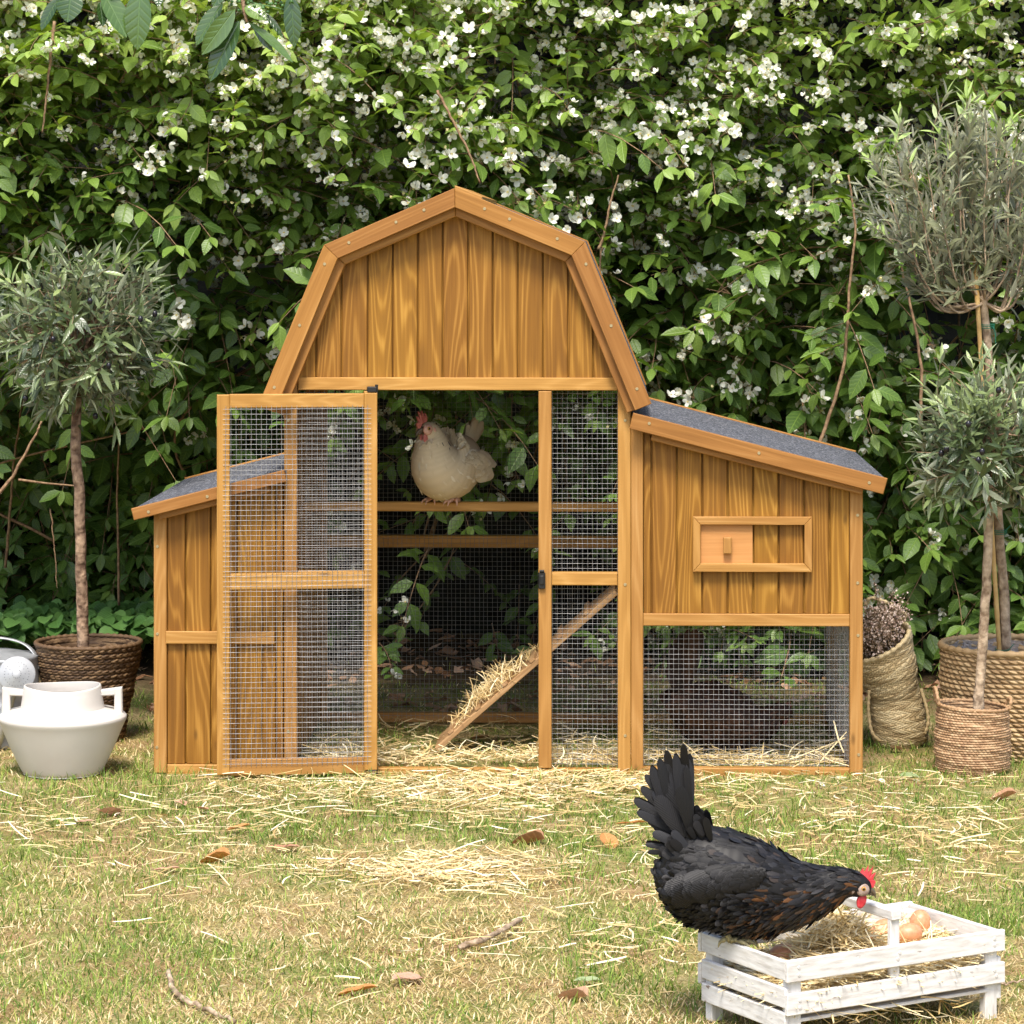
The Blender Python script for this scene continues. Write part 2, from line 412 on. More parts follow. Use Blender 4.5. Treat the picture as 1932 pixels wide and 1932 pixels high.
# ------------------------------------------------------------------ ground
DRY = lambda x, y: np.clip(0.62 * vnoise(x, y, 3, 1.1) + 0.38 * vnoise(x, y, 4, 4.5) + np.where(y < -0.9, 0.10, -0.12) + np.where(x < 0.1, 0.10, -0.12), 0, 1)
def build_ground():
    m, t, b = newmat("lawn_soil")
    tc = N(t, "ShaderNodeTexCoord")
    def ns(s, d=4.0, r=0.6):
        n = N(t, "ShaderNodeTexNoise"); n.inputs['Scale'].default_value = s; n.inputs['Detail'].default_value = d; n.inputs['Roughness'].default_value = r
        t.links.new(tc.outputs['Object'], n.inputs['Vector']); return n.outputs['Fac']
    thatch = ramp(t, ns(160, 5, 0.75), [(0.32, (0.10, 0.065, 0.025)), (0.5, (0.36, 0.27, 0.12)), (0.68, (0.72, 0.60, 0.34))])
    green = ramp(t, ns(120, 5, 0.7), [(0.35, (0.06, 0.08, 0.015)), (0.65, (0.32, 0.34, 0.10))])
    c = mix(t, ramp(t, ns(5, 5, 0.65), [(0.42, (0, 0, 0)), (0.60, (1, 1, 1))]), thatch, green)
    c = mix(t, mth(t, 'MULTIPLY', ramp(t, ns(3.1, 6, 0.7), [(0.48, (0, 0, 0)), (0.62, (1, 1, 1))]), .75), c, ramp(t, ns(90, 5, 0.7), [(0.3, (0.13, 0.065, 0.025)), (0.7, (0.50, 0.31, 0.16))]))
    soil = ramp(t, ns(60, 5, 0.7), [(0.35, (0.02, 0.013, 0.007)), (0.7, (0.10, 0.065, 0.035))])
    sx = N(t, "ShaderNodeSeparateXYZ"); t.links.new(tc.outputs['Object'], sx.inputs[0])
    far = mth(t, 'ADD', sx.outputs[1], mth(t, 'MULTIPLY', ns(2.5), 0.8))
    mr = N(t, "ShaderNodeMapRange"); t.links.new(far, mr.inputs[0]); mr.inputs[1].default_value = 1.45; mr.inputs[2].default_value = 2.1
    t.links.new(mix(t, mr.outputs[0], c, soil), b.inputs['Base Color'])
    b.inputs['Roughness'].default_value = 0.95; b.inputs['Specular IOR Level'].default_value = 0.1
    bump(t, b, ns(130, 5, 0.7), 0.8, 0.01)
    g = MB(); n = 60; xs = np.linspace(-3.2, 3.2, n); ys = np.linspace(-3.6, 4.2, n)
    X, Y = np.meshgrid(xs, ys); Z = (vnoise(X, Y, 9, 2.2) - 0.5) * 0.012
    Z[0] = Z[-1] = 0; Z[:, 0] = Z[:, -1] = 0
    V = np.stack([X, Y, Z], -1).reshape(-1, 3); i, j = np.meshgrid(np.arange(n - 1), np.arange(n - 1), indexing='ij')
    g.add(V, np.stack([i * n + j, i * n + j + 1, (i + 1) * n + j + 1, (i + 1) * n + j], -1).reshape(-1, 4))
    E = 70.0
    for (x0, x1, y0, y1) in ((-E, -3.2, -E, E), (3.2, E, -E, E), (-3.2, 3.2, -E, -3.6), (-3.2, 3.2, 4.2, E)):
        g.add([(x0, y0, 0), (x1, y0, 0), (x1, y1, 0), (x0, y1, 0)], [(0, 1, 2, 3)])
    g.build("ground", m, kind="structure", smooth=True)
build_ground()

# ------------------------------------------------------------------ chicken coop
coop = thing("chicken_coop", "honey-stained wooden barn-shaped chicken coop with gambrel roof, two lean-to wings and its mesh door open", "chicken coop", (0, 0, 0), -THETA)
DB = 0.86       # depth of the coop body
FV = -0.05      # plane of the front fascias
BV = 0.93
def rect(px0, py0, px1, py1, v=0.0):
    a, c = C2(px0, py0, v), C2(px1, py1, v)
    return [(a[0], c[1]), (c[0], c[1]), (c[0], a[1]), (a[0], a[1])]
def piece(name, poly, v0, v1, mat='trim', g=(0, 1), parent=None, b=0.0018):
    return MB().prism(poly, v0, v1, g, b).build(name, M[mat], parent or coop)

uL, uBL, uBR, uR = C2(290, 1400)[0], C2(536, 1400)[0], C2(1190, 1400)[0], C2(1628, 1400)[0]
PW = 0.0325
zrail = 0.026
# posts
def post(u0, u1, v0, v1, ztop0, ztop1=None):
    MB().prism([(u0, 0.0), (u1, 0.0), (u1, ztop1 or ztop0), (u0, ztop0)], v0, v1, (0, 1), 0.002).build("post", M['trim'], coop)
G_OUT = [C2(487, 766, FV), C2(611, 462, FV), C2(858, 354.5, FV), C2(1104.5, 456, FV), C2(1229.5, 762, FV)]
line0 = np.array(G_OUT)
def roof_z(u, off):
    L = offset_line(line0, off)
    for a, c in zip(L[:-1], L[1:]):
        if a[0] <= u <= c[0]: return a[1] + (c[1] - a[1]) * (u - a[0]) / (c[0] - a[0])
    return L[0][1] if u < L[0][0] else L[-1][1]
zE = C2(600, 735)[1]
for v0, v1 in ((0.0, 0.034), (DB - 0.034, DB)):
    post(uBL, uBL + PW, v0, v1, roof_z(uBL, 0.05), roof_z(uBL + PW, 0.05))
    post(uBR - PW, uBR, v0, v1, roof_z(uBR - PW, 0.05), roof_z(uBR, 0.05))
def lw(u): # underside of the left wing roof
    a, c = C2(247, 965, FV), C2(536, 891, FV); return a[1] + (c[1] - a[1]) * (u - a[0]) / (c[0] - a[0]) - 0.012
def rw(u):
    a, c = C2(1195, 783, FV), C2(1675, 907, FV); return a[1] + (c[1] - a[1]) * (u - a[0]) / (c[0] - a[0]) - 0.012
for v0, v1 in ((0.0, 0.034), (DB - 0.034, DB)):
    post(uL, uL + PW, v0, v1, lw(uL), lw(uL + PW))
    post(uR - PW, uR, v0, v1, rw(uR - PW), rw(uR))
    post(uBR + 0.001, uBR + 0.001 + PW - 0.002, v0, v1, rw(uBR), rw(uBR + PW))
# barn front rails
piece("crossbeam", rect(562, 712, 1165, 737), 0.002, 0.034, g=(1, 0))
piece("bottom_rail", rect(562, 1449, 1165, 1469), 0.004, 0.034, g=(1, 0))
piece("jamb", rect(1016, 738, 1040.5, 1450), 0.001, 0.032)
piece("jamb", rect(686, 738, 709, 1450), 0.001, 0.032)
piece("middle_rail", rect(1041, 1080.5, 1165, 1105), 0.003, 0.032, g=(1, 0))
piece("middle_rail", rect(561.5, 1078, 685.5, 1101), 0.003, 0.032, g=(1, 0))
# wings front rails
piece("bottom_rail", rect(315, 1443, 535, 1463), 0.004, 0.03, g=(1, 0))
piece("cover_rail", rect(313, 1191, 518, 1215.5), -0.004, 0.0095, g=(1, 0))
piece("bottom_rail", rect(1213.5, 1449, 1603.5, 1471), 0.004, 0.034, g=(1, 0))
piece("middle_rail", rect(1213.5, 1158, 1603.5, 1182.5), 0.003, 0.034, g=(1, 0))
# vertical cladding
def cladding(name, edges, zb, top, v0, th=0.012, mat='board', vdir=None):
    mb = MB()
    for a, c in zip(edges[:-1], edges[1:]):
        a2, c2 = a + 0.0024, c - 0.0024
        us = [a2] + [k for k in sorted(line0[1:4, 0]) if a2 < k < c2 and name == "gable_cladding"] + [c2]
        poly = [(a2, zb), (c2, zb)] + [(u, top(u)) for u in reversed(us)]
        if min(p[1] for p in poly[2:]) < zb + 0.004: 
            poly = [(a2, zb), (c2, zb)] + [(u, max(zb + 0.004, top(u))) for u in reversed(us)]
        mb.prism(poly, v0, v0 + th, (0, 1), 0.0014)
        poly = [(c - 0.006, zb + .002), (c + 0.006, zb + .002), (c + 0.006, max(zb + .004, top(c + 0.006))), (c - 0.006, max(zb + .004, top(c - 0.006)))]
        if c != edges[-1]: mb.prism(poly, v0 + 0.0105, v0 + th - 0.0005, (0, 1), 0.0005)
    return mb.build(name, M[mat], coop)
ub = [C2(x, 900)[0] for x in (596, 643.5, 693.5, 740.5, 788, 835, 883, 929.5, 977, 1024.5, 1072, 1119)]
ub = [uBL + .002, ub[0] - 0.064 + 0.02] + ub + [uBR - .002]
ub = [uBL + 0.002] + ub[2:]
zc = C2(800, 713)[1]
for v in (0.010, DB - 0.02):
    cladding("gable_cladding", ub, zc if v < .5 else C2(800, 738)[1] , lambda u: roof_z(u, 0.030), v)
ur = [C2(x, 1000, 0.01)[0] for x in (1213, 1229, 1277, 1325, 1373, 1421, 1469, 1517, 1565, 1604)]
zr = C2(1400, 1159)[1]
cladding("wing_cladding", ur, zr, lambda u: rw(u) - 0.002, 0.010)
cladding("wing_cladding", ur, zr, lambda u: rw(u) - 0.002, DB - 0.022)
ul = [C2(x, 1000, 0.01)[0] for x in (314, 350.5, 398, 447, 495, 521, 536)]
cladding("wing_cladding", ul, C2(400, 1443)[1], lambda u: lw(u) - 0.002, 0.010)
cladding("wing_cladding", ul, 0.02, lambda u: lw(u) - 0.002, DB - 0.022)
# side walls (boards running through the depth)
def side(name, u, z0, z1, v0=0.036, v1=DB - 0.036, th=0.012, mat='board'):
    mb = MB(); n = max(1, round((v1 - v0) / 0.064)); s = (v1 - v0) / n
    for i in range(n):
        mb.box((u, v0 + (i + .5) * s, (z0 + z1) / 2), (th, s - 0.002, z1 - z0), None, 0.0025, 2)
    mb.box((u, (v0 + v1) / 2, (z0 + z1) / 2), (th * .4, v1 - v0 - .004, z1 - z0 - .004), None, 0.001, 2)
    return mb.build(name, M[mat], coop)
side("side_wall", uL + 0.014, 0.01, lw(uL) - 0.01)
side("side_wall", uBL + 0.012, 0.01, roof_z(uBL, 0.055) - 0.01)
side("side_wall", uR - 0.014, zr, rw(uR) - 0.012)
side("side_wall", uBR - 0.012, rw(uBR) - 0.02, roof_z(uBR, 0.055) - 0.01)
# right wing compartment floor
MB().box(((uBR + uR) / 2, DB / 2, zr - 0.012), (uR - uBR - 0.07, DB - 0.08, 0.012), None, 0.001, 0).build("shelf_floor", M['board'], coop)
# rails along the sides and the back
def rail(u0, v0, u1, v1, z0, z1, mat='trim', th=0.03):
    du, dv = u1 - u0, v1 - v0
    sx, sy = (abs(du), th) if abs(du) > abs(dv) else (th, abs(dv))
    return MB().box(((u0 + u1) / 2, (v0 + v1) / 2, (z0 + z1) / 2), (sx, sy, z1 - z0), None, 0.0015, 0 if sx > sy else 1).build("frame_rail", M[mat], coop)
zb0, zb1 = 0.0, HC - (1343 - YH) * (D0 + DB) / F
rail(uBL + PW, DB - .02, uBR - PW, DB - .02, zb0, zb1)
rail(uBR + PW, DB - .02, uR - PW, DB - .02, zb0, zb1)
zk = lambda py, v: HC - (py - YH) * (D0 + v) / F
rail(uBL + PW, DB - .02, uBR - PW, DB - .02, zk(1031, DB), zk(1009, DB))
rail(uR - .016, .036, uR - .016, DB - .036, 0.0, 0.034)
rail(uBR - .016, .036, uBR - .016, DB - .036, 0.0, 0.034)
rail(uBL + PW, DB - .02, uBR - PW, DB - .02, C2(800, 738)[1] - .002, C2(800, 712)[1])
MB().box(((uBL + uBR) / 2, 0.36, (zk(947, .36) + zk(964, .36)) / 2), (uBR - uBL - .03, 0.034, zk(947, .36) - zk(964, .36)), None, 0.003, 0).build("perch", M['trim'], coop)

# roofs
P0, P1 = line0, offset_line(line0, 0.045)
for i in range(4):
    for v0, v1 in ((FV, FV + 0.02), (BV, BV + 0.02)):
        q = [P0[i], P0[i + 1], P1[i + 1], P1[i]]
        c = np.mean(q, axis=0); q = [c + (p - c) * 0.9985 for p in q]
        piece("fascia", q, v0, v1, 'fascia', P0[i + 1] - P0[i], b=0.0012)
R0, R1 = offset_line(line0, 0.032), offset_line(line0, 0.066)
for i in range(4):
    for v0, v1 in ((FV + 0.021, FV + 0.058), (DB - .01, DB + .03)):
        q = [R0[i], R0[i + 1], R1[i + 1], R1[i]]
        c = np.mean(q, axis=0); q = [c + (p - c) * 0.9985 for p in q]
        piece("rafter", q, v0, v1, 'fascia', P0[i + 1] - P0[i])
f0, f1, f2 = offset_line(line0, 0.004), offset_line(line0, 0.009), offset_line(line0, 0.020)
mb, mc = MB(), MB()
for i in range(4):
    mb.prism([f0[i], f0[i + 1], f1[i + 1], f1[i]], FV + 0.021, BV - 0.001, (1, 0), 0.0006)
    mc.prism([f1[i], f1[i + 1], f2[i + 1], f2[i]], FV + 0.021, BV - 0.001, (1, 0), 0.0006)
mb.build("roof_felt", M['felt'], coop); mc.build("roof_deck", M['fascia'], coop)
rc0, rc1 = offset_line(line0, -0.006), offset_line(line0, 0.003)
for i in (2,):
    a, c = (rc0[i], rc0[i + 1]) if i == 2 else (rc0[i + 1], rc0[i]); a1, c1 = (rc1[i], rc1[i + 1]) if i == 2 else (rc1[i + 1], rc1[i])
    k = 0.075 / np.linalg.norm(c - a)
    piece("ridge_cap", [a, a + (c - a) * k, a1 + (c1 - a1) * k, a1], FV + 0.001, BV + .019, 'trim', (1, 0))
def lean_roof(pa, pb, thick, uin):
    a, c = C2(*pa, FV), C2(*pb, FV); d = (c - a) / np.linalg.norm(c - a); n = np.array([d[1], -d[0]])
    for v0, v1 in ((FV, FV + 0.02), (BV, BV + 0.02)):
        piece("fascia", [a, c, c + n * thick - d * .001 * np.sign(1), a + n * thick], v0, v1, 'fascia', d)
    for v0, v1 in ((FV + 0.021, FV + 0.05),):
        piece("rafter", [a + n * .022 + d * .06, c + n * .022 - d * .05, c + n * (thick + .016) - d * .05, a + n * (thick + .016) + d * .06], v0, v1, 'fascia', d)
    q = [a + n * .004, c + n * .004, c + n * .009, a + n * .009]
    MB().prism(q, FV + .021, BV - .001, d, .0006).build("roof_felt", M['felt'], coop)
    q = [a + n * .0095 + d * .002, c + n * .0095 - d * .002, c + n * .02 - d * .002, a + n * .02 + d * .002]
    MB().prism(q, FV + .021, BV - .001, d, .0006).build("roof_deck", M['fascia'], coop)
lean_roof((1195, 779), (1675, 903), 0.041, uBR)
lean_roof((247, 960), (535.5, 887), 0.030, uBL)

# wire mesh
def wire_panel(u0, u1, z0, z1, v, mat='wire', plane='front', parent=None, rad=0.00045, sp=0.0127, wob=0.0009, name="wire_mesh", loc=None):
    mb = MB()
    def path(a0, a1, fixed, vertical):
        n = max(5, int((a1 - a0) / 0.05)); t = np.linspace(a0, a1, n)
        o = np.cumsum(RNG.normal(0, wob * .45, n)); o -= np.linspace(o[0], o[-1], n)
        o2 = RNG.normal(0, wob * .5, n); fx = fixed + o
        P = np.stack([fx, o2 + v + (rad * .9 if vertical else -rad * .9), t], 1) if vertical else np.stack([t, o2 + v - rad * .9, fx], 1)
        if plane == 'side': P = P[:, [1, 0, 2]]
        mb.tube(P, rad, 4, cap=False)
    for u in np.arange(u0 + sp * .6, u1, sp): path(z0, z1, u, True)
    for z in np.arange(z0 + sp * .6, z1, sp): path(u0, u1, z, False)
    return mb.build(name, M[mat], parent or coop, smooth=True)
c = C2
wire_panel(c(1036, 0)[0], c(1169, 0)[0], c(0, 1455)[1], c(0, 733)[1], 0.036)
wire_panel(c(557, 0)[0], c(690, 0)[0], c(0, 1455)[1], c(0, 733)[1], 0.036)
wire_panel(c(1209, 0)[0], c(1608, 0)[0], c(0, 1455)[1], c(0, 1178)[1], 0.030 + .006)
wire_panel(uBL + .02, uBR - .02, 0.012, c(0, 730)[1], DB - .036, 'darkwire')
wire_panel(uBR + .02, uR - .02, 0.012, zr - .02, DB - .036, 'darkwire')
wire_panel(.03, DB - .03, 0.012, zr - .02, uR - .033, 'wire', 'side')

# the open door, folded back flat against the left of the front
def build_door():
    hinge = C2(710, 1400, -0.006)
    d = bpy.data.objects.new("door", None); SC.collection.objects.link(d); d.parent = coop
    d.location = (hinge[0], -0.008, 0); d.rotation_euler = (0, 0, math.radians(8)); d["label"] = "wire mesh door standing open, folded back to the left"
    ang = math.radians(8)
    # door coordinates: x runs from the hinge to the left, y = towards the camera
    def D2(px, py):
        # solve on the door's plane
        k = (px - 966) / F; best = None
        lo, hi = -0.6, 0.1
        for _ in range(50):
            m = (lo + hi) / 2
            u = hinge[0] + m * math.cos(ang); v = -0.008 + m * math.sin(ang) - 0.022 * math.cos(ang)
            x, y = u * CT + v * ST, -u * ST + v * CT
            if x / (D0 + y) > k: hi = m
            else: lo = m
        return np.array([m, HC - (py - YH) * (D0 + y) / F])
    def R(a, b_, c_, e): 
        p, q = D2(a, b_), D2(c_, e); return [(p[0], q[1]), (q[0], q[1]), (q[0], p[1]), (p[0], p[1])]
    pc = lambda nm, poly, g=(0, 1): MB().prism(poly, -0.024, -0.001, g, 0.0018).build(nm, M['trim'], d)
    pc("stile", R(407, 745, 431, 1462)); pc("stile", R(685, 741.5, 709.5, 1453))
    pc("door_rail", R(431.3, 744, 684.7, 768.5), (1, 0)); pc("door_rail", R(431.3, 1083, 684.7, 1110), (1, 0)); pc("door_rail", R(431.3, 1434, 684.7, 1459), (1, 0))
    p, q = D2(418, 1447), D2(698, 764)
    wire_panel(p[0], q[0], p[1], q[1], -0.0265, parent=d, rad=0.00058)
    h = MB()
    for z in (D2(700, 735)[1], D2(700, 1458)[1]):
        h = MB(); h.box((-.012, -.010, z), (.024, .028, .014), None, .002); h.tube([(0, -.012, z - .012), (0, -.012, z + .012)], .004, 8)
        h.build("hinge", M['black'], d)
build_door()

# vent hatch with a sliding panel
def hatch():
    a, b_ = C2(1307.5, 975, -.01), C2(1532, 1079.5, -.01); i0, i1 = C2(1321.5, 990, -.01), C2(1518, 1064, -.01)
    root = bpy.data.objects.new("vent_hatch", None); SC.collection.objects.link(root); root.parent = coop
    O = [(a[0], a[1]), (b_[0], a[1]), (b_[0], b_[1]), (a[0], b_[1])]; I = [(i0[0], i0[1]), (i1[0], i0[1]), (i1[0], i1[1]), (i0[0], i1[1])]
    for k in range(4):
        q = [O[k], O[(k + 1) % 4], I[(k + 1) % 4], I[k]]; cc = np.mean(q, axis=0); q = [cc + (np.array(p) - cc) * .997 for p in q]
        MB().prism(q, -0.012, 0.0095, np.array(O[(k + 1) % 4]) - np.array(O[k]), .0012).build("hatch_frame", M['trim'], root)
    p = MB().prism(rect(1321.5, 990, 1420, 1064, 0), 0.0015, 0.0095, (1, 0), .0006).build("sliding_panel", M['ply'], root)
    MB().prism(rect(1364.5, 1013, 1380, 1044, 0), -0.016, 0.001, (0, 1), .002).build("handle", M['trim'], root)
hatch()
# latch
l = MB(); zz = C2(1022, 1095)[1]; uu = C2(1022.5, 0)[0]
l.box((uu, -.004, zz), (.017, .009, .042), None, .003); l.box((uu, -.010, zz + .002), (.010, .006, .022), None, .002); l.box((uu, -.006, zz + .024), (.012, .010, .006), None, .002)
l.build("latch", M['black'], coop)

# ramp
def build_ramp():
    r = bpy.data.objects.new("ramp", None); SC.collection.objects.link(r); r.parent = coop
    v0, v1 = 0.30, 0.50
    p = np.array([C2(823, 1388, v0)[0], 0, 0.012]); q0 = C2(1163, 1118, v0); q = np.array([q0[0], 0, q0[1]])
    d = (q - p) / np.linalg.norm(q - p); n = np.array([-d[2], 0, d[0]])
    m = MB()
    for k in range(3):
        w_ = (v1 - v0) / 3; y = v0 + (k + .5) * w_
        m.bar(p + (0, y, 0), q + (0, y, 0), w_ - .002, .014, up=n)
    m.build("ramp_board", M['raw'], r)
    L = np.linalg.norm(q - p)
    for s in np.arange(0.06, L, 0.095):
        c0 = p + d * s + n * .011
        MB().box(c0 + np.array([0, (v0 + v1) / 2, 0]), (.016, v1 - v0 + .002, .008), np.stack([d, (0, 1, 0), n], 1), .001, 1).build("cleat", M['raw'], r)
build_ramp()
# screws
sm = MB(); sm.lathe([(0, .0014), (.0035, .0014), (.0042, 0.0), (.0042, -.003), (0, -.003)], 10)
s0 = None
def screw(u, v, z, parent=coop):
    global s0
    if s0 is None:
        s0 = sm.build("screw", M['screw'], parent, smooth=False)
        o = s0
    else:
        o = s0.copy(); SC.collection.objects.link(o)
    o.parent = parent; o.location = (u, v, z); o.rotation_euler = (math.radians(90), 0, 0)
for px, py in ((795.5, 386), (751, 428), (660, 462), (911, 352 + 168 / 2.41 - 20), (975, 380.5), (1066, 415), (607, 457 + 39), (561, 612), (513, 733 - 4), (1109, 457 + 40), (1157, 613), (1206, 732)):
    p = C2(px, py, FV)
    # keep the screw on its board
    best = None; mid = offset_line(line0, 0.020)
    for a, c_ in zip(mid[:-1], mid[1:]):
        t_ = np.clip(((p - a) @ (c_ - a)) / ((c_ - a) @ (c_ - a)), 0, 1); q = a + t_ * (c_ - a)
        if best is None or np.linalg.norm(p - q) < np.linalg.norm(p - best): best = q
    screw(best[0], FV - .0002, best[1])
for px, py in ((1225, 799), (1432, 855), (1640, 911), (280, 966), (391, 937)): p = C2(px, py, FV); screw(p[0], FV - .0002, p[1])
for px, py in ((1179.5, 793), (1179.5, 1103), (1179.5, 1388), (1618, 972), (1618, 1100), (1619, 1199), (1620, 1424), (297, 1031), (297, 1196), (296, 1410), (544, 793), (544, 1380)):
    p = C2(px, py, 0); screw(p[0], -.0002, p[1])

# ------------------------------------------------------------------ hedge
M['hedge_leaf'] = leafmat("hedge_leaf", [(0.0, (0.045, 0.098, 0.020)), (0.3, (0.095, 0.180, 0.030)), (0.6, (0.22, 0.33, 0.055)), (1.0, (0.42, 0.53, 0.13))], 0.42, 0.30, 0.35, 0.55)
M['stem'] = noisy("hedge_stem", (0.16, 0.09, 0.05), (0.34, 0.22, 0.12), 90, 0.8)
M['petal'] = leafmat("white_petal", [(0.0, (0.80, 0.80, 0.70)), (0.8, (0.84, 0.84, 0.76)), (0.93, (0.62, 0.66, 0.40)), (1.0, (0.68, 0.56, 0.22))], 0.6, 0.25, 0.0)
M['stamen'] = plain("stamen", (0.65, 0.50, 0.12), 0.7)
M['bud'] = plain("bud", (0.62, 0.68, 0.42), 0.6)
M['gap_shade'] = noisy("hedge_gap_shade", (0.001, 0.0015, 0.001), (0.005, 0.007, 0.003), 14, 0.9, 0.6, 0.03)  # near black: the deep shade in the hedge gaps is put into the colour

LT = [leaf(.50, .22, .14), leaf(.56, .12, .26, curl=1), leaf(.46, .34, .05), leaf(.6, .16, .35)]
PT = leaf(.80, -.25, -.25, (0, .35, .75, 1), (.35, 1.0, .95, .35))
def flower(mb, c, n, s, rnd):
    n = nrm(n); a0 = random.random() * 6
    t1 = nrm(np.cross(n, (0.3, 0.1, 1))); t2 = np.cross(n, t1)
    op = random.uniform(.15, .9)
    put(mb, PT, t1, n, np.array(c) + n * s * .07 - t1 * s * .1, s * .2, .99)
    for k in range(4):
        a = a0 + k * PI / 2; d = math.cos(a) * t1 + math.sin(a) * t2
        put(mb, PT, nrm(d + n * op), n - d * op, np.array(c) + d * s * .04, s * .55, rnd)
def bud_leaf(mb, c, d, s):
    put(mb, leaf(.7, -.9, 0, (0, .3, .7, 1), (.4, 1, .9, .1)), d, (0.1, 0.2, 1), c, s, .97)
    put(mb, leaf(.7, -.9, 0, (0, .3, .7, 1), (.4, 1, .9, .1)), d, (-0.1, -0.2, -1), c, s, .97)
def twig(seed, bloom, length=.34):
    random.seed(seed); Lf, St, Fl = MB(), MB(), MB()
    n = random.randint(5, 7); droop = random.uniform(.1, .55); sway = random.uniform(-.3, .3)
    pts = []
    for i in range(n + 1):
        t = i / n; pts.append((sway * length * t * t, length * t, length * (.12 * t - droop * t * t)))
    pts = np.array(pts); St.tube(pts, np.linspace(.0028, .0009, n + 1), 3, cap=False)
    for i in range(1, n + 1):
        t = i / n; d = nrm(pts[i] - pts[i - 1])
        for s in (-1, 1):
            if random.random() < .06: continue
            side = nrm(np.cross(d, (0, 0, 1))) * s
            if i % 2 == 0: side = nrm(side * .65 + np.array((0, 0, 1.)) * random.choice((-.3, .75)))
            f = nrm(side * random.uniform(.7, 1.1) + d * random.uniform(.35, .9) + np.array((0, 0, random.uniform(-.55, .05))))
            up = nrm(np.array((random.gauss(0, .35), random.gauss(.25, .3), 1)))
            sz = random.uniform(.75, 1.15) * (.092 - .030 * t) * (1 if bloom < .5 else .86)
            b0 = pts[i] + f * .006
            put(Lf, random.choice(LT), f, up, b0, sz, random.random() * .25)
    if random.random() < .7: put(Lf, LT[0], nrm(pts[-1] - pts[-2]), (0, 0, 1), pts[-1], .045, .3)
    if bloom > random.random():
        for k in range(random.randint(3, 8)):
            o = np.array([random.gauss(0, .024), random.uniform(-.045, .04), random.gauss(.012, .018)])
            dirn = nrm(np.array([random.gauss(0, .6), random.uniform(.1, 1), random.gauss(.15, .6)]))
            p = pts[-1] + o
            St.tube([pts[-1] - np.array((0, .03, 0)), p], .0007, 3, cap=False)
            if random.random() < .78: flower(Fl, p, dirn, random.uniform(.027, .039), random.random() * .5)
            else: bud_leaf(Fl, p, dirn, random.uniform(.008, .013))
    return T_of(Lf), T_of(St), T_of(Fl)

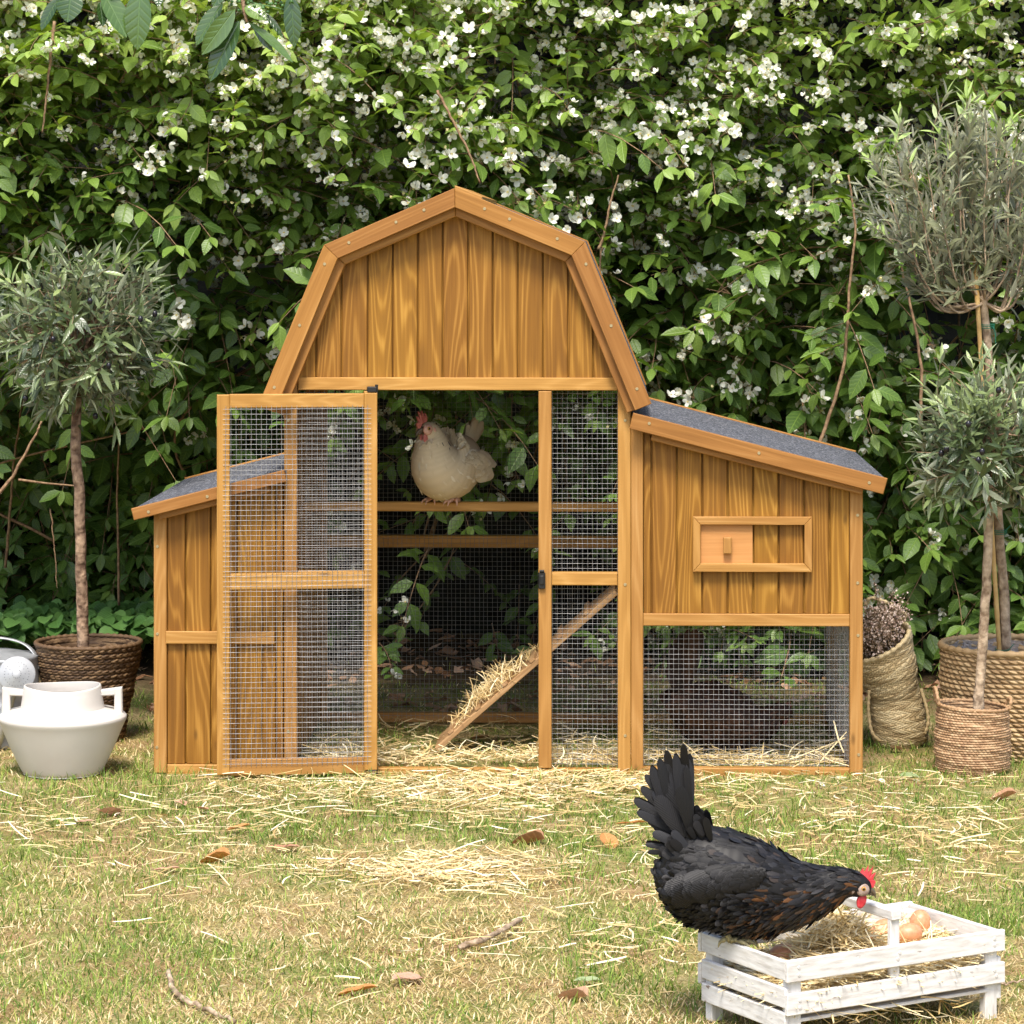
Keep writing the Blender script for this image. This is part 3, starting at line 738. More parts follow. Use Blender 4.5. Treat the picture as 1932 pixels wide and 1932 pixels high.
def hedge():
    rng = np.random.default_rng(11)
    root = thing("flowering_hedge", "tall dense mock-orange hedge covered in small white flowers behind the coop", "hedge", (0, 2.2, 0))
    off = np.array([0, 2.2, 0])
    full = [twig(100 + i, 1.0, .30) for i in range(9)]
    bare = [twig(200 + i, 0.0, .36) for i in range(8)]
    Lf, St, Fl = MB(), MB(), MB()
    K = 9800
    x = rng.uniform(-2.15, 2.15, K); z = rng.uniform(0.08, 2.75, K)
    px = 966 + x / 9.4 * F; py = YH + (HC - z) / 9.4 * F
    # how thick the foliage stands here
    nz = .6 * vnoise(x, z, 21, 2.6) + .4 * vnoise(x, z, 22, 6.5)
    dens = np.clip(.60 + (z - 1.05) * .6, .0, 1.0)
    dens = np.where((z < 1.15) & (x > -.75) & (x < .52), .06 + .95 * np.clip(z - .55, 0, 1), dens)
    dens = np.where((z < 1.1) & (x <= -.75), .68 + .2 * (z < .5), dens)
    dens = np.where((z < 1.2) & (x >= .52), .72, dens)
    keep = rng.random(K) < dens * np.clip((nz - np.where(z > 1.2, .20, .27)) * 4.5, .10, 1)
    x, z, nz, px, py = x[keep], z[keep], nz[keep], px[keep], py[keep]; K = len(x)
    clump = vnoise(x, z, 23, 1.7)
    surf = 1.52 - .42 * np.clip((z - .9) / .9, 0, 1) - .28 * (clump - .5) - .25 * (nz - .5) + .35 * np.clip(z - 2.1, 0, 1)
    surf = np.where(z < .9, 1.62 + .1 * rng.random(K), surf); deep = rng.random(K) < .22
    surf = np.where((x < -.75) & (z < .9), 2.35 - .25 * z, surf)
    y = surf + rng.random(K) ** 1.4 * .55 + .18 + .25 * deep
    lo = z < 1.15
    fw = np.stack([rng.normal(0, .65, K), -np.ones(K), np.where(z > 1.25, rng.normal(.28, .35, K), rng.normal(-.25, .4, K))], 1)
    up = np.stack([rng.normal(0, .25, K), rng.normal(-.55, .25, K), np.ones(K)], 1)
    R = frames(fw, up); pos = np.stack([x, y, z], 1) - off
    sc = (rng.uniform(.62, 1.15, K) + .25 * (rng.random(K) < .12)) * np.where(z > 1.55, .86, 1.0)
    young_lit = np.clip((z - .95) * .36, 0, .46) + .14 * rng.random(K) + .25 * (vnoise(x, z, 24, 3.1) - .3)  # paler with height: young growth, plus light from above put into the colour
    bl = np.clip(.40 + (z - .9) * .55, .2, .92) * np.where(lo & (x < -.7), .25, 1) * np.where((x < -.9) & (z < 1.9) , .45, 1)
    isb = rng.random(K) < bl
    pick = rng.integers(0, 99, K)
    for tl, sel in ((full, isb), (bare, ~isb)):
        for i, (a, b_, c_) in enumerate(tl):
            q = np.where(sel & (pick % len(tl) == i))[0]
            yr = np.clip(young_lit[q], 0.0, .70)
            inst(Lf, a, R[q], pos[q], sc[q], yr); inst(St, b_, R[q], pos[q], sc[q], yr * 0)
            if c_[0].size: inst(Fl, c_, R[q], pos[q], np.minimum(sc[q] * 1.05, 1.05), yr * 0)
    # long bare canes
    def cane(p, rad):
        P = smoothline(np.array(p), 26); P[:, :2] += rng.normal(0, .0011, (26, 2)); St.tube(P - off, np.linspace(rad, rad * .5, 26), 5)
    def AP(pts, d): return [A(a, b_, d) for a, b_ in pts]
    cane(AP([(1538, 860), (1590, 700), (1602, 560), (1613, 430), (1600, 330)], 9.0), .006)
    cane(AP([(1736, 800), (1738, 690), (1715, 560), (1690, 470)], 8.95), .006)
    cane(AP([(1130, 470), (1140, 440), (1152, 380), (1168, 330)], 9.0), .005)
    cane(AP([(1128, 545), (1135, 470), (1150, 400)], 9.05), .004)
    cane(AP([(-20, 950), (20, 905), (45, 860), (70, 815), (78, 795)], 9.0), .006)
    cane(AP([(35, 905), (90, 912), (160, 918)], 9.0), .004)
    cane(AP([(825, 170), (855, 230), (890, 300), (905, 345)], 8.7), .0045)
    cane(AP([(104, 40), (96, 100), (88, 180), (80, 250)], 8.7), .005)
    cane(AP([(203, 560), (200, 650), (196, 735)], 9.0), .0025)
    cane(AP([(95, 960), (103, 1040), (108, 1110)], 9.3), .0025)
    cane(AP([(1250, 870), (1330, 900), (1420, 960)], 9.4), .003)
    for k in range(70):
        x0 = rng.uniform(-2, 2); y0 = rng.uniform(1.9, 2.5); z0 = rng.uniform(0, 1.4); h = rng.uniform(.4, 1.2)
        cane([(x0, y0, z0), (x0 + rng.normal(0, .12), y0 - .1, z0 + h * .5), (x0 + rng.normal(0, .3), y0 - rng.uniform(0, .35), z0 + h)], rng.uniform(.002, .006))
    Lf.build("foliage", M['hedge_leaf'], root, kind="stuff", smooth=True)
    St.build("stems", M['stem'], root, kind="stuff", smooth=True)
    Fl.build("blossoms", M['petal'], root, kind="stuff", smooth=True)
    # added near-black backing: its colour stands in for shade between the leaves
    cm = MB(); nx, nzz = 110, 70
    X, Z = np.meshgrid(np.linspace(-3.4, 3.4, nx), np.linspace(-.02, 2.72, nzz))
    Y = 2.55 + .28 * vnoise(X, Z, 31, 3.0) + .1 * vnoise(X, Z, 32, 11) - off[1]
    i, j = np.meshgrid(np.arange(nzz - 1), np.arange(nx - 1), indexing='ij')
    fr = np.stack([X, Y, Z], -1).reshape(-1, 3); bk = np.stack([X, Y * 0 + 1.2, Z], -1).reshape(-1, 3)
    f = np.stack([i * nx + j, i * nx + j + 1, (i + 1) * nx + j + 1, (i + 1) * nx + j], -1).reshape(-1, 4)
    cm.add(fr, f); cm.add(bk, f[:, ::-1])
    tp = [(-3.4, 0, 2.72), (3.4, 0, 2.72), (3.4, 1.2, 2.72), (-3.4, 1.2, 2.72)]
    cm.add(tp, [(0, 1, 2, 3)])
    cm.build("shade_backing", M['gap_shade'], root)
hedge()

# ------------------------------------------------------------------ grass
def grass():
    m = leafmat("grass_blade", [(0.0, (0.045, 0.10, 0.015)), (0.25, (0.12, 0.21, 0.03)), (0.5, (0.34, 0.42, 0.09)), (0.60, (0.36, 0.28, 0.10)), (0.8, (0.62, 0.47, 0.23)), (1.0, (0.86, 0.74, 0.48))], 0.6, 0.25, 0.0, 0.25)
    rng = np.random.default_rng(5)
    K = 150000
    d = 1 / rng.uniform(1 / 10.4, 1 / 4.9, K); d = np.where(rng.random(K) < .3, rng.uniform(4.9, 8.5, K), d)
    y = d - D0; x = rng.uniform(-1, 1, K) * (d * .1775 + .12)
    incoop = False
    den = .55 + .45 * vnoise(x, y, 8, 7)
    cx, cy = x * CT - y * ST, x * ST + y * CT
    inside = (cx > uBL) & (cx < uR) & (cy > .03) & (cy < DB)
    solid = (cx > uL - .005) & (cx < uBL + .01) & (cy > -.0) & (cy < DB)
    far = (y > 1.35 + .5 * vnoise(x, y, 12, 3)) | ((x < -.6) & (y > 1.7))
    k = (rng.random(K) < den * np.where(inside, .5, 1) * np.where(far, .07, 1)) & ~solid
    x, y = x[k], y[k]; K = len(x)
    dry = DRY(x, y); isdry = rng.random(K) < np.clip((dry - .34) * 2.6, .16, .86)
    tall = vnoise(x, y, 14, 6)
    L = rng.uniform(.011, .030, K) * np.where(isdry, .85, .75 + .8 * tall)
    W = rng.uniform(.0012, .0030, K)
    az = rng.uniform(0, 2 * PI, K); lean = np.where(isdry, rng.uniform(.9, 2.6, K), rng.uniform(.25, 1.5, K))
    h = np.stack([np.cos(az), np.sin(az), 0 * az], 1); s = np.stack([-np.sin(az), np.cos(az), 0 * az], 1)
    ph = np.arctan(lean)
    base = np.stack([x, y, rng.uniform(-.004, .002, K) + np.where(isdry, rng.uniform(0, .006, K), 0)], 1)
    p1 = base + (h * (np.sin(ph) * .5)[:, None] + np.array([0, 0, 1]) * (np.cos(ph) * .6)[:, None]) * L[:, None]
    ph2 = ph + rng.uniform(.1, .6, K)
    p2 = p1 + (h * (np.sin(ph2) * .5)[:, None] + np.array([0, 0, 1]) * (np.cos(ph2) * .5)[:, None]) * L[:, None]
    w_ = (W / 2)[:, None] * s
    V = np.stack([base - w_, base + w_, p1 - w_ * .8, p1 + w_ * .8, p2 - w_ * .2, p2 + w_ * .2], 1).reshape(-1, 3)
    b0 = (np.arange(K) * 6)[:, None, None]
    Fc = (np.array([[0, 1, 3, 2], [2, 3, 5, 4]])[None] + b0).reshape(-1, 4)
    r = np.where(isdry, rng.uniform(.58, .99, K), np.clip(rng.uniform(0, .5, K) + .1 * dry, 0, .52))
    o = MB().add(V, Fc, None, np.repeat(r, 6)).build("grass", m, kind="stuff", smooth=False)
grass()

# ------------------------------------------------------------------ straw
M['straw'] = leafmat("straw", [(0.0, (0.38, 0.25, 0.10)), (0.35, (0.62, 0.46, 0.20)), (0.75, (0.80, 0.67, 0.38)), (1.0, (0.90, 0.84, 0.64))], 0.45, 0.12, 0.0, 0.45)
def strips(mb, P, az, pitch, L, W, rng, r, bend=.5, k=5):
    """flattened curved straws, vectorised; P is the middle point"""
    K = len(P); t = np.linspace(-.5, .5, k)
    h = np.stack([np.cos(az) * np.cos(pitch), np.sin(az) * np.cos(pitch), np.sin(pitch)], 1)
    s = np.stack([-np.sin(az), np.cos(az), 0 * az], 1); n = np.cross(h, s); n *= np.sign(n[:, 2:3] + 1e-9)
    cb = rng.normal(0, bend, K) * .35; kink = rng.normal(0, bend, K) * .25
    C = P[:, None] + h[:, None] * (t[None, :, None] * L[:, None, None]) + s[:, None] * ((cb[:, None] * (t[None] ** 2 * 2) + kink[:, None] * np.abs(t[None] - .15)) * L[:, None])[..., None]
    roll = rng.uniform(-.7, .7, K)[:, None]
    a = s * np.cos(roll) + n * np.sin(roll)
    wv = (W / 2)[:, None, None] * a[:, None] * np.array([.7, 1, 1, 1, .75])[None, :k, None]
    up = (np.cross(h, a) * (W * .22)[:, None]); up *= np.sign(up[:, 2:3] + 1e-9)
    V = np.stack([C - wv, C + up[:, None], C + wv], 2)          # K,k,3,3
    V = V.reshape(-1, 3); ids = []
    for i in range(k - 1):
        for j in range(2):
            q = i * 3 + j; ids.append((q, q + 1, q + 4, q + 3))
    Fc = (np.array(ids)[None] + (np.arange(K) * k * 3)[:, None, None]).reshape(-1, 4)
    mb.add(V, Fc, None, np.repeat(r, k * 3))
def straw_at(mb, x, y, z, rng, L=(.02, .12), W=(.0016, .0044), pit=.12, lift=.006):
    K = len(x); L_ = rng.uniform(*L, K) * rng.uniform(.5, 1, K); W_ = rng.uniform(*W, K)
    pitch = rng.normal(0, pit, K); zz = z + np.abs(np.sin(pitch)) * L_ / 2 + rng.random(K) * lift + .002
    strips(mb, np.stack([x, y, zz], 1), rng.uniform(0, PI, K) + 0, pitch, L_, W_, rng, rng.uniform(0.1, .99, K))
def straw():
    rng = np.random.default_rng(17)
    mb = MB()
    # blobs on the lawn: pixel centre, pixel spread, count
    for px, py, sx, sy, n in ((960, 1478, 200, 14, 900), (1000, 1500, 130, 18, 480), (760, 1505, 120, 14, 220), (880, 1530, 110, 18, 260), (560, 1500, 160, 22, 230), (230, 1560, 150, 28, 210),
                              (60, 1560, 60, 25, 70), (760, 1650, 100, 14, 260), (870, 1640, 80, 16, 330), (900, 1665, 110, 16, 230), (640, 1640, 60, 24, 60), (480, 1540, 90, 30, 120),
                              (1540, 1560, 210, 60, 330), (1800, 1590, 120, 60, 240), (1600, 1470, 160, 14, 90), (1720, 1540, 150, 35, 200), (1350, 1500, 90, 25, 110), (1180, 1790, 90, 30, 90),
                              (860, 1790, 60, 25, 60), (1250, 1690, 60, 30, 40), (1120, 1560, 90, 40, 90), (966, 1650, 700, 140, 420), (300, 1650, 250, 40, 90), (1230, 1480, 30, 12, 110), (1640, 1440, 50, 15, 30)):
        qx = rng.normal(px, sx, n); qy = rng.normal(py, sy, n); ok = (qy > 1462) & (qx > -60) & (qx < 1990) & (qy < 1990); qx, qy = qx[ok], qy[ok]
        d = HC * F / (qy - YH); straw_at(mb, (qx - 966) * d / F, d - D0, 0.006, rng)
    mb.build("straw_litter", M['straw'], kind="stuff", smooth=True)["label"] = "loose pale straw scattered over the lawn"
    mb = MB(); n = 1500
    u = rng.uniform(uBL + .05, uR - .05, n); v = rng.uniform(.06, DB - .05, n)
    keep = rng.random(n) < np.clip(1.15 - v * 1.1, .2, 1); u, v = u[keep], v[keep]
    u2 = rng.uniform(uBL + .05, uR - .05, 900); v2 = np.abs(rng.normal(.05, .09, 900)) + .045; u, v = np.r_[u, u2], np.r_[v, v2]
    x, y = u * CT + v * ST, -u * ST + v * CT
    straw_at(mb, x, y, 0.006 + .02 * vnoise(x, y, 2, 5) * (v < .25), rng, pit=.2, lift=.012)
    # a few long stalks leaning on the corner of the run
    for (a, b_), (c_, e) in (((1585, 1400), (1500, 1440)), ((1595, 1380), (1540, 1445)), ((1600, 1395), (1440, 1450)), ((1570, 1360), (1590, 1420)), ((1240, 1410), (1290, 1450)), ((1590, 1395), (1520, 1425)), ((1290, 1400), (1330, 1440))):
        p, q = C2(a, b_, .10), C2(c_, e, .06); W3 = lambda s, v: np.array([s[0] * CT + v * ST, -s[0] * ST + v * CT, max(.006, s[1])])
        P, Q = W3(p, .10), W3(q, .06); dd = Q - P; L_ = np.linalg.norm(dd)
        strips(mb, ((P + Q) / 2)[None], np.array([math.atan2(dd[1], dd[0])]), np.array([math.asin(dd[2] / L_)]), np.array([L_]), np.array([.004]), rng, np.array([.7]), .3)
    mb.build("straw_bedding", M['straw'], kind="stuff", smooth=True)["label"] = "loose straw bedding on the floor inside the coop"
    # heap lying on the ramp
    mb = MB(); n = 340
    v0 = .30; p = np.array([C2(823, 1388, v0)[0], .012]); q = C2(1163, 1118, v0); d = (q - p) / np.linalg.norm(q - p); nn = np.array([-d[1], d[0]])
    s = rng.normal(.215, .065, n); s = np.clip(s, .03, .42); h = np.abs(rng.normal(0, 1, n)) * .020 * np.exp(-((s - .22) / .11) ** 2) + .012
    v = rng.uniform(.31, .49, n); u = p[0] + d[0] * s + nn[0] * h; z = p[1] + d[1] * s + nn[1] * h
    x, y = u * CT + v * ST, -u * ST + v * CT
    strips(mb, np.stack([x, y, z], 1), rng.uniform(0, PI, n), rng.normal(.3, .45, n), rng.uniform(.03, .08, n), rng.uniform(.0016, .0034, n), rng, rng.uniform(0.1, .9, n))
    mb.build("straw_clump", M['straw'], kind="stuff", smooth=True)["label"] = "clump of straw lying on the sloping ramp in the coop"
straw()

# ------------------------------------------------------------------ woven baskets
def weavemat(name, stops, rough=0.65):
    m, t, b = newmat(name); g, r = attr(t, "gc"), attr(t, "rnd")
    mp = N(t, "ShaderNodeMapping"); mp.inputs['Scale'].default_value = (1, 1, 1); t.links.new(g.outputs['Vector'], mp.inputs[0])
    n = N(t, "ShaderNodeTexNoise"); n.inputs['Scale'].default_value = 3.0; n.inputs['Detail'].default_value = 3; t.links.new(mp.outputs[0], n.inputs['Vector'])
    f = mth(t, 'ADD', mth(t, 'MULTIPLY', r.outputs['Fac'], 0.55), mth(t, 'MULTIPLY', n.outputs['Fac'], 0.5))
    t.links.new(ramp(t, f, stops), b.inputs['Base Color']); b.inputs['Roughness'].default_value = rough; b.inputs['Specular IOR Level'].default_value = 0.35
    bump(t, b, n.outputs['Fac'], 0.4, 0.001); return m
M['braid'] = weavemat("brown_braid", [(0.15, (0.035, 0.018, 0.009)), (0.5, (0.11, 0.062, 0.030)), (0.85, (0.27, 0.17, 0.085))])
M['seagrass'] = weavemat("seagrass", [(0.15, (0.26, 0.16, 0.075)), (0.5, (0.42, 0.28, 0.14)), (0.9, (0.58, 0.42, 0.23))])
M['jute'] = weavemat("jute", [(0.15, (0.22, 0.12, 0.06)), (0.5, (0.38, 0.23, 0.12)), (0.9, (0.55, 0.38, 0.22))])
M['palm'] = weavemat("palm_leaf", [(0.15, (0.26, 0.18, 0.08)), (0.5, (0.46, 0.34, 0.17)), (0.9, (0.66, 0.54, 0.32))])
M['soil'] = noisy("potting_soil", (0.012, 0.008, 0.005), (0.05, 0.03, 0.018), 90, 0.95, 1.0, 0.01)

def loft(mb, rings, k, rowh=.012, cell=.02, amp=.003, kind='braid', inner=False, per=6):
    """rings: (cx, cy, cz, nx, ny, nz, rx, ry) along the wall"""
    R = smoothline(rings, 60); ln = np.concatenate([[0], np.cumsum(np.linalg.norm(np.diff(R[:, :3], axis=0), axis=1) + np.abs(np.diff(R[:, 6])) * .6)])
    rows = max(1, round(ln[-1] / rowh)); n = rows * per + 1
    s = np.linspace(0, ln[-1], n); R = np.stack([np.interp(s, ln, R[:, c]) for c in range(8)], 1)
    nn = R[:, 3:6] / np.linalg.norm(R[:, 3:6], axis=1)[:, None]
    e1 = np.array([1, 0, 0.]) - nn * nn[:, :1]; e1 /= np.linalg.norm(e1, axis=1)[:, None]; e2 = np.cross(nn, e1)
    a = np.arange(k) * 2 * PI / k; rm = R[:, 6].mean()
    fr = (s / ln[-1] * rows); row = np.minimum(np.floor(fr), rows - 1); f = (fr - row)[:, None]; row = row[:, None]
    cells = max(4, round(2 * PI * rm / cell)); m = a[None] / (2 * PI) * cells + 0 * f
    rb = np.sqrt(np.clip(1 - (2 * f - 1) ** 2, 0, 1))
    if kind == 'braid':
        m = m + np.where(f < .5, f, 1 - f) * 1.3 + row * .37
        b2 = np.abs(np.sin(PI * m)) ** .6; h = rb * .2 + b2 * rb * .8 - .25 * (np.abs(f - .5) < .09) * 1.0
        key = np.floor(m) * 2 + (f < .5)
    elif kind == 'twist':
        m = m + f * .9 + (row % 2) * .5
        b2 = np.abs(np.sin(PI * m)) ** .7; h = rb * .1 + b2 * rb * .9; key = np.floor(m)
    elif kind == 'fine':
        m = m + (row % 2) * .5 + f * .4
        b2 = np.abs(np.sin(PI * m)); h = rb * .5 + b2 * .5 * rb; key = np.floor(m)
    else:  # diagonal plait in bands
        m = m + (f - .5) * 2.2 * np.where(row % 2 == 0, 1, -1)
        b2 = np.abs(np.sin(PI * m)) ** .4; h = rb ** .5 * .16 + b2 * .84; key = np.floor(m)
    rnd = np.mod(np.sin(key % cells * 12.9898 + row * 78.233) * 43758.5453, 1.0)
    dr = amp * (h - .5) * (-.5 if inner else 1) + .004 * (np.sin(a * 3 + row * .21)[None] if a.ndim == 1 else 0)[0] * 0
    dr = dr + .0016 * np.sin(a[None] * 2.0 + row * .9) + .001 * np.sin(a[None] * 5 + row * 2.3)
    V = R[:, None, :3] + ((R[:, 6:7] + dr) * np.cos(a)[None])[..., None] * e1[:, None] + ((R[:, 7:8] + dr) * np.sin(a)[None])[..., None] * e2[:, None]
    i, j = np.meshgrid(np.arange(n - 1), np.arange(k), indexing='ij')
    F_ = np.stack([i * k + j, i * k + (j + 1) % k, (i + 1) * k + (j + 1) % k, (i + 1) * k + j], -1).reshape(-1, 4)
    if inner: F_ = F_[:, ::-1]
    gc = np.stack([m * 2 + 0 * f, f * 8 + 0 * m, row + 0 * m], -1).reshape(-1, 3)
    mb.add(V.reshape(-1, 3), F_, gc, rnd.ravel()); return V
def rope(mb, pts, rad, twist=.012, k=8, r=None):
    P = smoothline(pts, max(12, int(len(pts) * 10))); L = np.concatenate([[0], np.cumsum(np.linalg.norm(np.diff(P, axis=0), axis=1))])
    n = int(L[-1] / twist * 4) + 8; s = np.linspace(0, L[-1], n); P = np.stack([np.interp(s, L, P[:, c]) for c in range(3)], 1)
    mb.tube(P, rad * (1 + .22 * np.sin(s / twist * 2 * PI)), k, r=.5 if r is None else r)
def soil_disc(mb, c, r, k=24):
    a = np.arange(k) * 2 * PI / k; rr = np.linspace(0, r, 5)
    V = np.array([(c[0] + q * math.cos(t), c[1] + q * math.sin(t), c[2] + RNG.normal(0, .002)) for q in rr for t in a])
    i, j = np.meshgrid(np.arange(4), np.arange(k), indexing='ij')
    mb.add(V, np.stack([i * k + j, (i + 1) * k + j, (i + 1) * k + (j + 1) % k, i * k + (j + 1) % k], -1).reshape(-1, 4))
def up8(z, rx, ry=None, cx=0, cy=0, n=(0, 0, 1)): return (cx, cy, z, *n, rx, ry or rx)

# brown braided basket on the left
bl = G(167, 1396); s = (D0 + bl[1]) / F
b1 = thing("basket", "dark brown braided basket holding the olive tree left of the coop", "basket", bl)
zt = HC - (1213 - YH) * s; r1 = 98 * s
mb = MB(); loft(mb, [up8(0, r1 * .66), up8(zt * .3, r1 * .76), up8(zt * .7, r1 * .92), up8(zt, r1)], 380, .0155, .018, .011, 'braid')
loft(mb, [up8(zt, r1 - .004), up8(zt * .55, r1 * .86)], 200, .0155, .017, .005, 'braid', True)
mb.build("basket_wall", M['braid'], b1, smooth=True)
mb = MB(); rope(mb, [(r1 * math.cos(t), r1 * math.sin(t), zt + .002) for t in np.linspace(0, 2 * PI, 20)], .006, .02); mb.build("rim", M['braid'], b1, smooth=True)
mb = MB(); soil_disc(mb, (0, 0, zt * .62), r1 * .9); mb.build("soil", M['soil'], b1)
# large seagrass basket on the right
bb = G(1905, 1419); s = (D0 + bb[1]) / F
b2 = thing("basket", "large chunky woven seagrass basket holding the tall staked olive tree", "basket", bb)
zt2 = HC - (1219 - YH) * s; r2 = 128 * s
mb = MB(); loft(mb, [up8(0, r2 * .90), up8(zt2 * .2, r2 * .97), up8(zt2 * .6, r2), up8(zt2, r2 * 1.0)], 380, .0128, .022, .012, 'twist')
loft(mb, [up8(zt2, r2 - .005), up8(zt2 * .7, r2 - .008)], 220, .0128, .026, .005, 'twist', True)
mb.build("basket_wall", M['seagrass'], b2, smooth=True)
mb = MB(); rope(mb, [(r2 * math.cos(t), r2 * math.sin(t), zt2 + .002) for t in np.linspace(0, 2 * PI, 20)], .0085, .03); mb.build("rim", M['seagrass'], b2, smooth=True)
mb = MB(); soil_disc(mb, (0, 0, zt2 * .86), r2 * .97); mb.build("soil", M['soil'], b2)
m_, t_, b_ = newmat("clear_plastic_liner"); b_.inputs['Base Color'].default_value = (.75, .72, .74, 1); b_.inputs['Roughness'].default_value = .25; b_.inputs['Alpha'].default_value = .55
n_ = N(t_, "ShaderNodeTexNoise"); n_.inputs['Scale'].default_value = 40; bump(t_, b_, n_.outputs['Fac'], 1.0, .01)
mb = MB(); mb.lathe([(r2 * .93, zt2 * .85), (r2 * .955, zt2 * .93), (r2 * .94, zt2 * .985)], 90, disp=lambda R, Z, a, rr: (R + .003 * np.sin(a * 17) + .002 * np.sin(a * 31 + 1), Z + .004 * np.sin(a * 9), rr)); mb.build("plastic_liner", m_, b2, smooth=True)
# small jute basket
bj = G(1835, 1455); s = (D0 + bj[1]) / F
b3 = thing("basket", "small tan jute basket with loop handle holding the short olive tree", "basket", bj)
zt3 = HC - (1331 - YH) * s; r3 = 68 * s
mb = MB(); loft(mb, [up8(0, r3 * .93), up8(zt3 * .12, r3 * 1.01), up8(zt3 * .45, r3 * 1.04), up8(zt3 * .8, r3 * 1.0), up8(zt3, r3 * .98, n=(.06, 0, 1))], 340, .0062, .010, .0045, 'fine', per=5)
loft(mb, [up8(zt3, r3 * .95, n=(.06, 0, 1)), up8(zt3 * .6, r3 * .95)], 160, .0062, .011, .003, 'fine', True)
mb.build("basket_wall", M['jute'], b3, smooth=True)
mb = MB(); rope(mb, [(r3 * .97 * math.cos(t), r3 * .97 * math.sin(t), zt3 - .06 * r3 * math.cos(t)) for t in np.linspace(0, 2 * PI, 20)], .0042, .016); mb.build("rim", M['jute'], b3, smooth=True)
mb = MB(); soil_disc(mb, (0, 0, zt3 * .66), r3 * .95); mb.build("soil", M['soil'], b3)
for sx in (-1, 1):
    mb = MB(); q = .7 if sx < 0 else .3
    h0 = np.array([sx * r3 * .97, 0, zt3 + (-.06 * r3 * sx)])
    rope(mb, [h0 + (0, -.03, 0), h0 + (sx * .004, -.03, .02), h0 + (sx * .006, -.01, .038 * q + .012), h0 + (sx * .006, .02, .034 * q + .01), h0 + (0, .035, 0)], .0042, .014)
    mb.build("handle", M['jute'], b3, smooth=True)
# slumped palm-leaf bag with dried flowers
def palm_bag():
    o = G(1694, 1405); s = (D0 + o[1]) / F
    root = thing("palm_leaf_bag", "slumped tall palm-leaf shopper bag leaning against the right side of the coop", "bag", o)
    def p(px, py, y=0.0): return ((px - 1694) * s, y, (1405 - py) * s)
    rings = []
    for cx, cy, w_, nx, dy in ((1696, 1402, 44, 0.0, 0), (1697, 1385, 51, .05, 0), (1695, 1350, 50, -.05, .0), (1689, 1315, 46, -.25, .01), (1682, 1285, 50, -.45, .01), (1672, 1255, 58, -.55, .02), (1664, 1228, 62, -.50, .03), (1660, 1214, 63, -.55, .03)):
        rings.append((*p(cx, cy, dy), nx, -.42 if cy < 1290 else -.12, 1, w_ * s, w_ * s * .85))
    mb = MB(); loft(mb, rings, 300, .0125, .017, .009, 'plait')
    loft(mb, [tuple(x if i < 6 else x - .004 for i, x in enumerate(r)) for r in reversed(rings[3:])], 160, .0125, .013, .004, 'plait', True)
    mb.build("bag_wall", M['palm'], root, smooth=True)
    R = np.array(rings[-1]); n = nrm(R[3:6]); e1 = nrm(np.array([1, 0, 0]) - n * n[0]); e2 = np.cross(n, e1); c = R[:3]
    mb = MB(); rope(mb, [c + e1 * R[6] * math.cos(t) + e2 * R[7] * math.sin(t) for t in np.linspace(0, 2 * PI, 24)], .0065, .02, r=.9); mb.build("rim", M['palm'], root, smooth=True)
    mb = MB(); rope(mb, [p(1640, 1150, .09), p(1650, 1135, .08), p(1680, 1143, .07), p(1703, 1155, .06), p(1713, 1166, .05), p(1708, 1173, .05), p(1690, 1172, .06), p(1700, 1185, .055), p(1712, 1200, .04)], .005, .016, r=.9); mb.build("handle", M['palm'], root, smooth=True)
    mb = MB(); rope(mb, [p(1638, 1300, -.02), p(1636, 1340, -.03), p(1641, 1375, -.05), p(1655, 1392, -.05)], .0045, .016, r=.5); mb.build("handle", M['palm'], root, smooth=True)
    mb = MB(); rope(mb, [p(1738, 1300, .0), p(1745, 1330, -.03), p(1748, 1355, -.04), p(1742, 1380, -.04)], .0045, .016, r=.5); mb.build("handle", M['palm'], root, smooth=True)
    # dried flowers standing in the bag
    fl = thing("dried_flowers", "bunch of dried dusky pink statice flowers standing in the palm-leaf bag", "dried flowers", o)
    rng = np.random.default_rng(3); st, bo = MB(), MB(); c = R[:3]
    T = leaf(.9, -.5, -.3, (0, .4, .8, 1), (.4, 1, .9, .3))
    for i in range(120):
        a, q = rng.uniform(0, 2 * PI), math.sqrt(rng.random()) * .8
        e = c + e1 * R[6] * q * math.cos(a) + e2 * R[7] * q * math.sin(a)
        tip = e + np.array([rng.normal(-.01, .02), rng.normal(-.01, .02), rng.uniform(.0, .075)]) + n * .015
        if i < 14: tip = e + np.array([rng.normal(-.01, .03), rng.normal(0, .02), rng.uniform(.08, .16)])
        base = c - n * .13 + e1 * R[6] * .3 * q * math.cos(a) + e2 * .3 * R[7] * q * math.sin(a)
        st.tube(smoothline([base, (e + base) / 2 + n * .01, tip], 5), .0008, 3, cap=False)
        for j in range(rng.integers(14, 30) if i >= 14 else 6):
            w_ = tip + rng.normal(0, .011 if i >= 14 else .007, 3) - nrm(tip - base) * rng.random() * .03
            st.tube([tip - nrm(tip - base) * .012, w_], .0004, 3, cap=False)
            put(bo, T, rng.normal(0, 1, 3), rng.normal(0, 1, 3), w_, rng.uniform(.004, .008), rng.random())
    st.build("stems", noisy("dry_stem", (.12, .08, .04), (.28, .20, .11), 60), fl, kind="stuff").location = (0, 0, 0)
    bo.build("flower_heads", leafmat("dried_flower", [(0, (.36, .25, .20)), (.5, (.62, .48, .40)), (1, (.80, .68, .60))], .9, .1, 0, .1), fl, kind="stuff")
palm_bag()

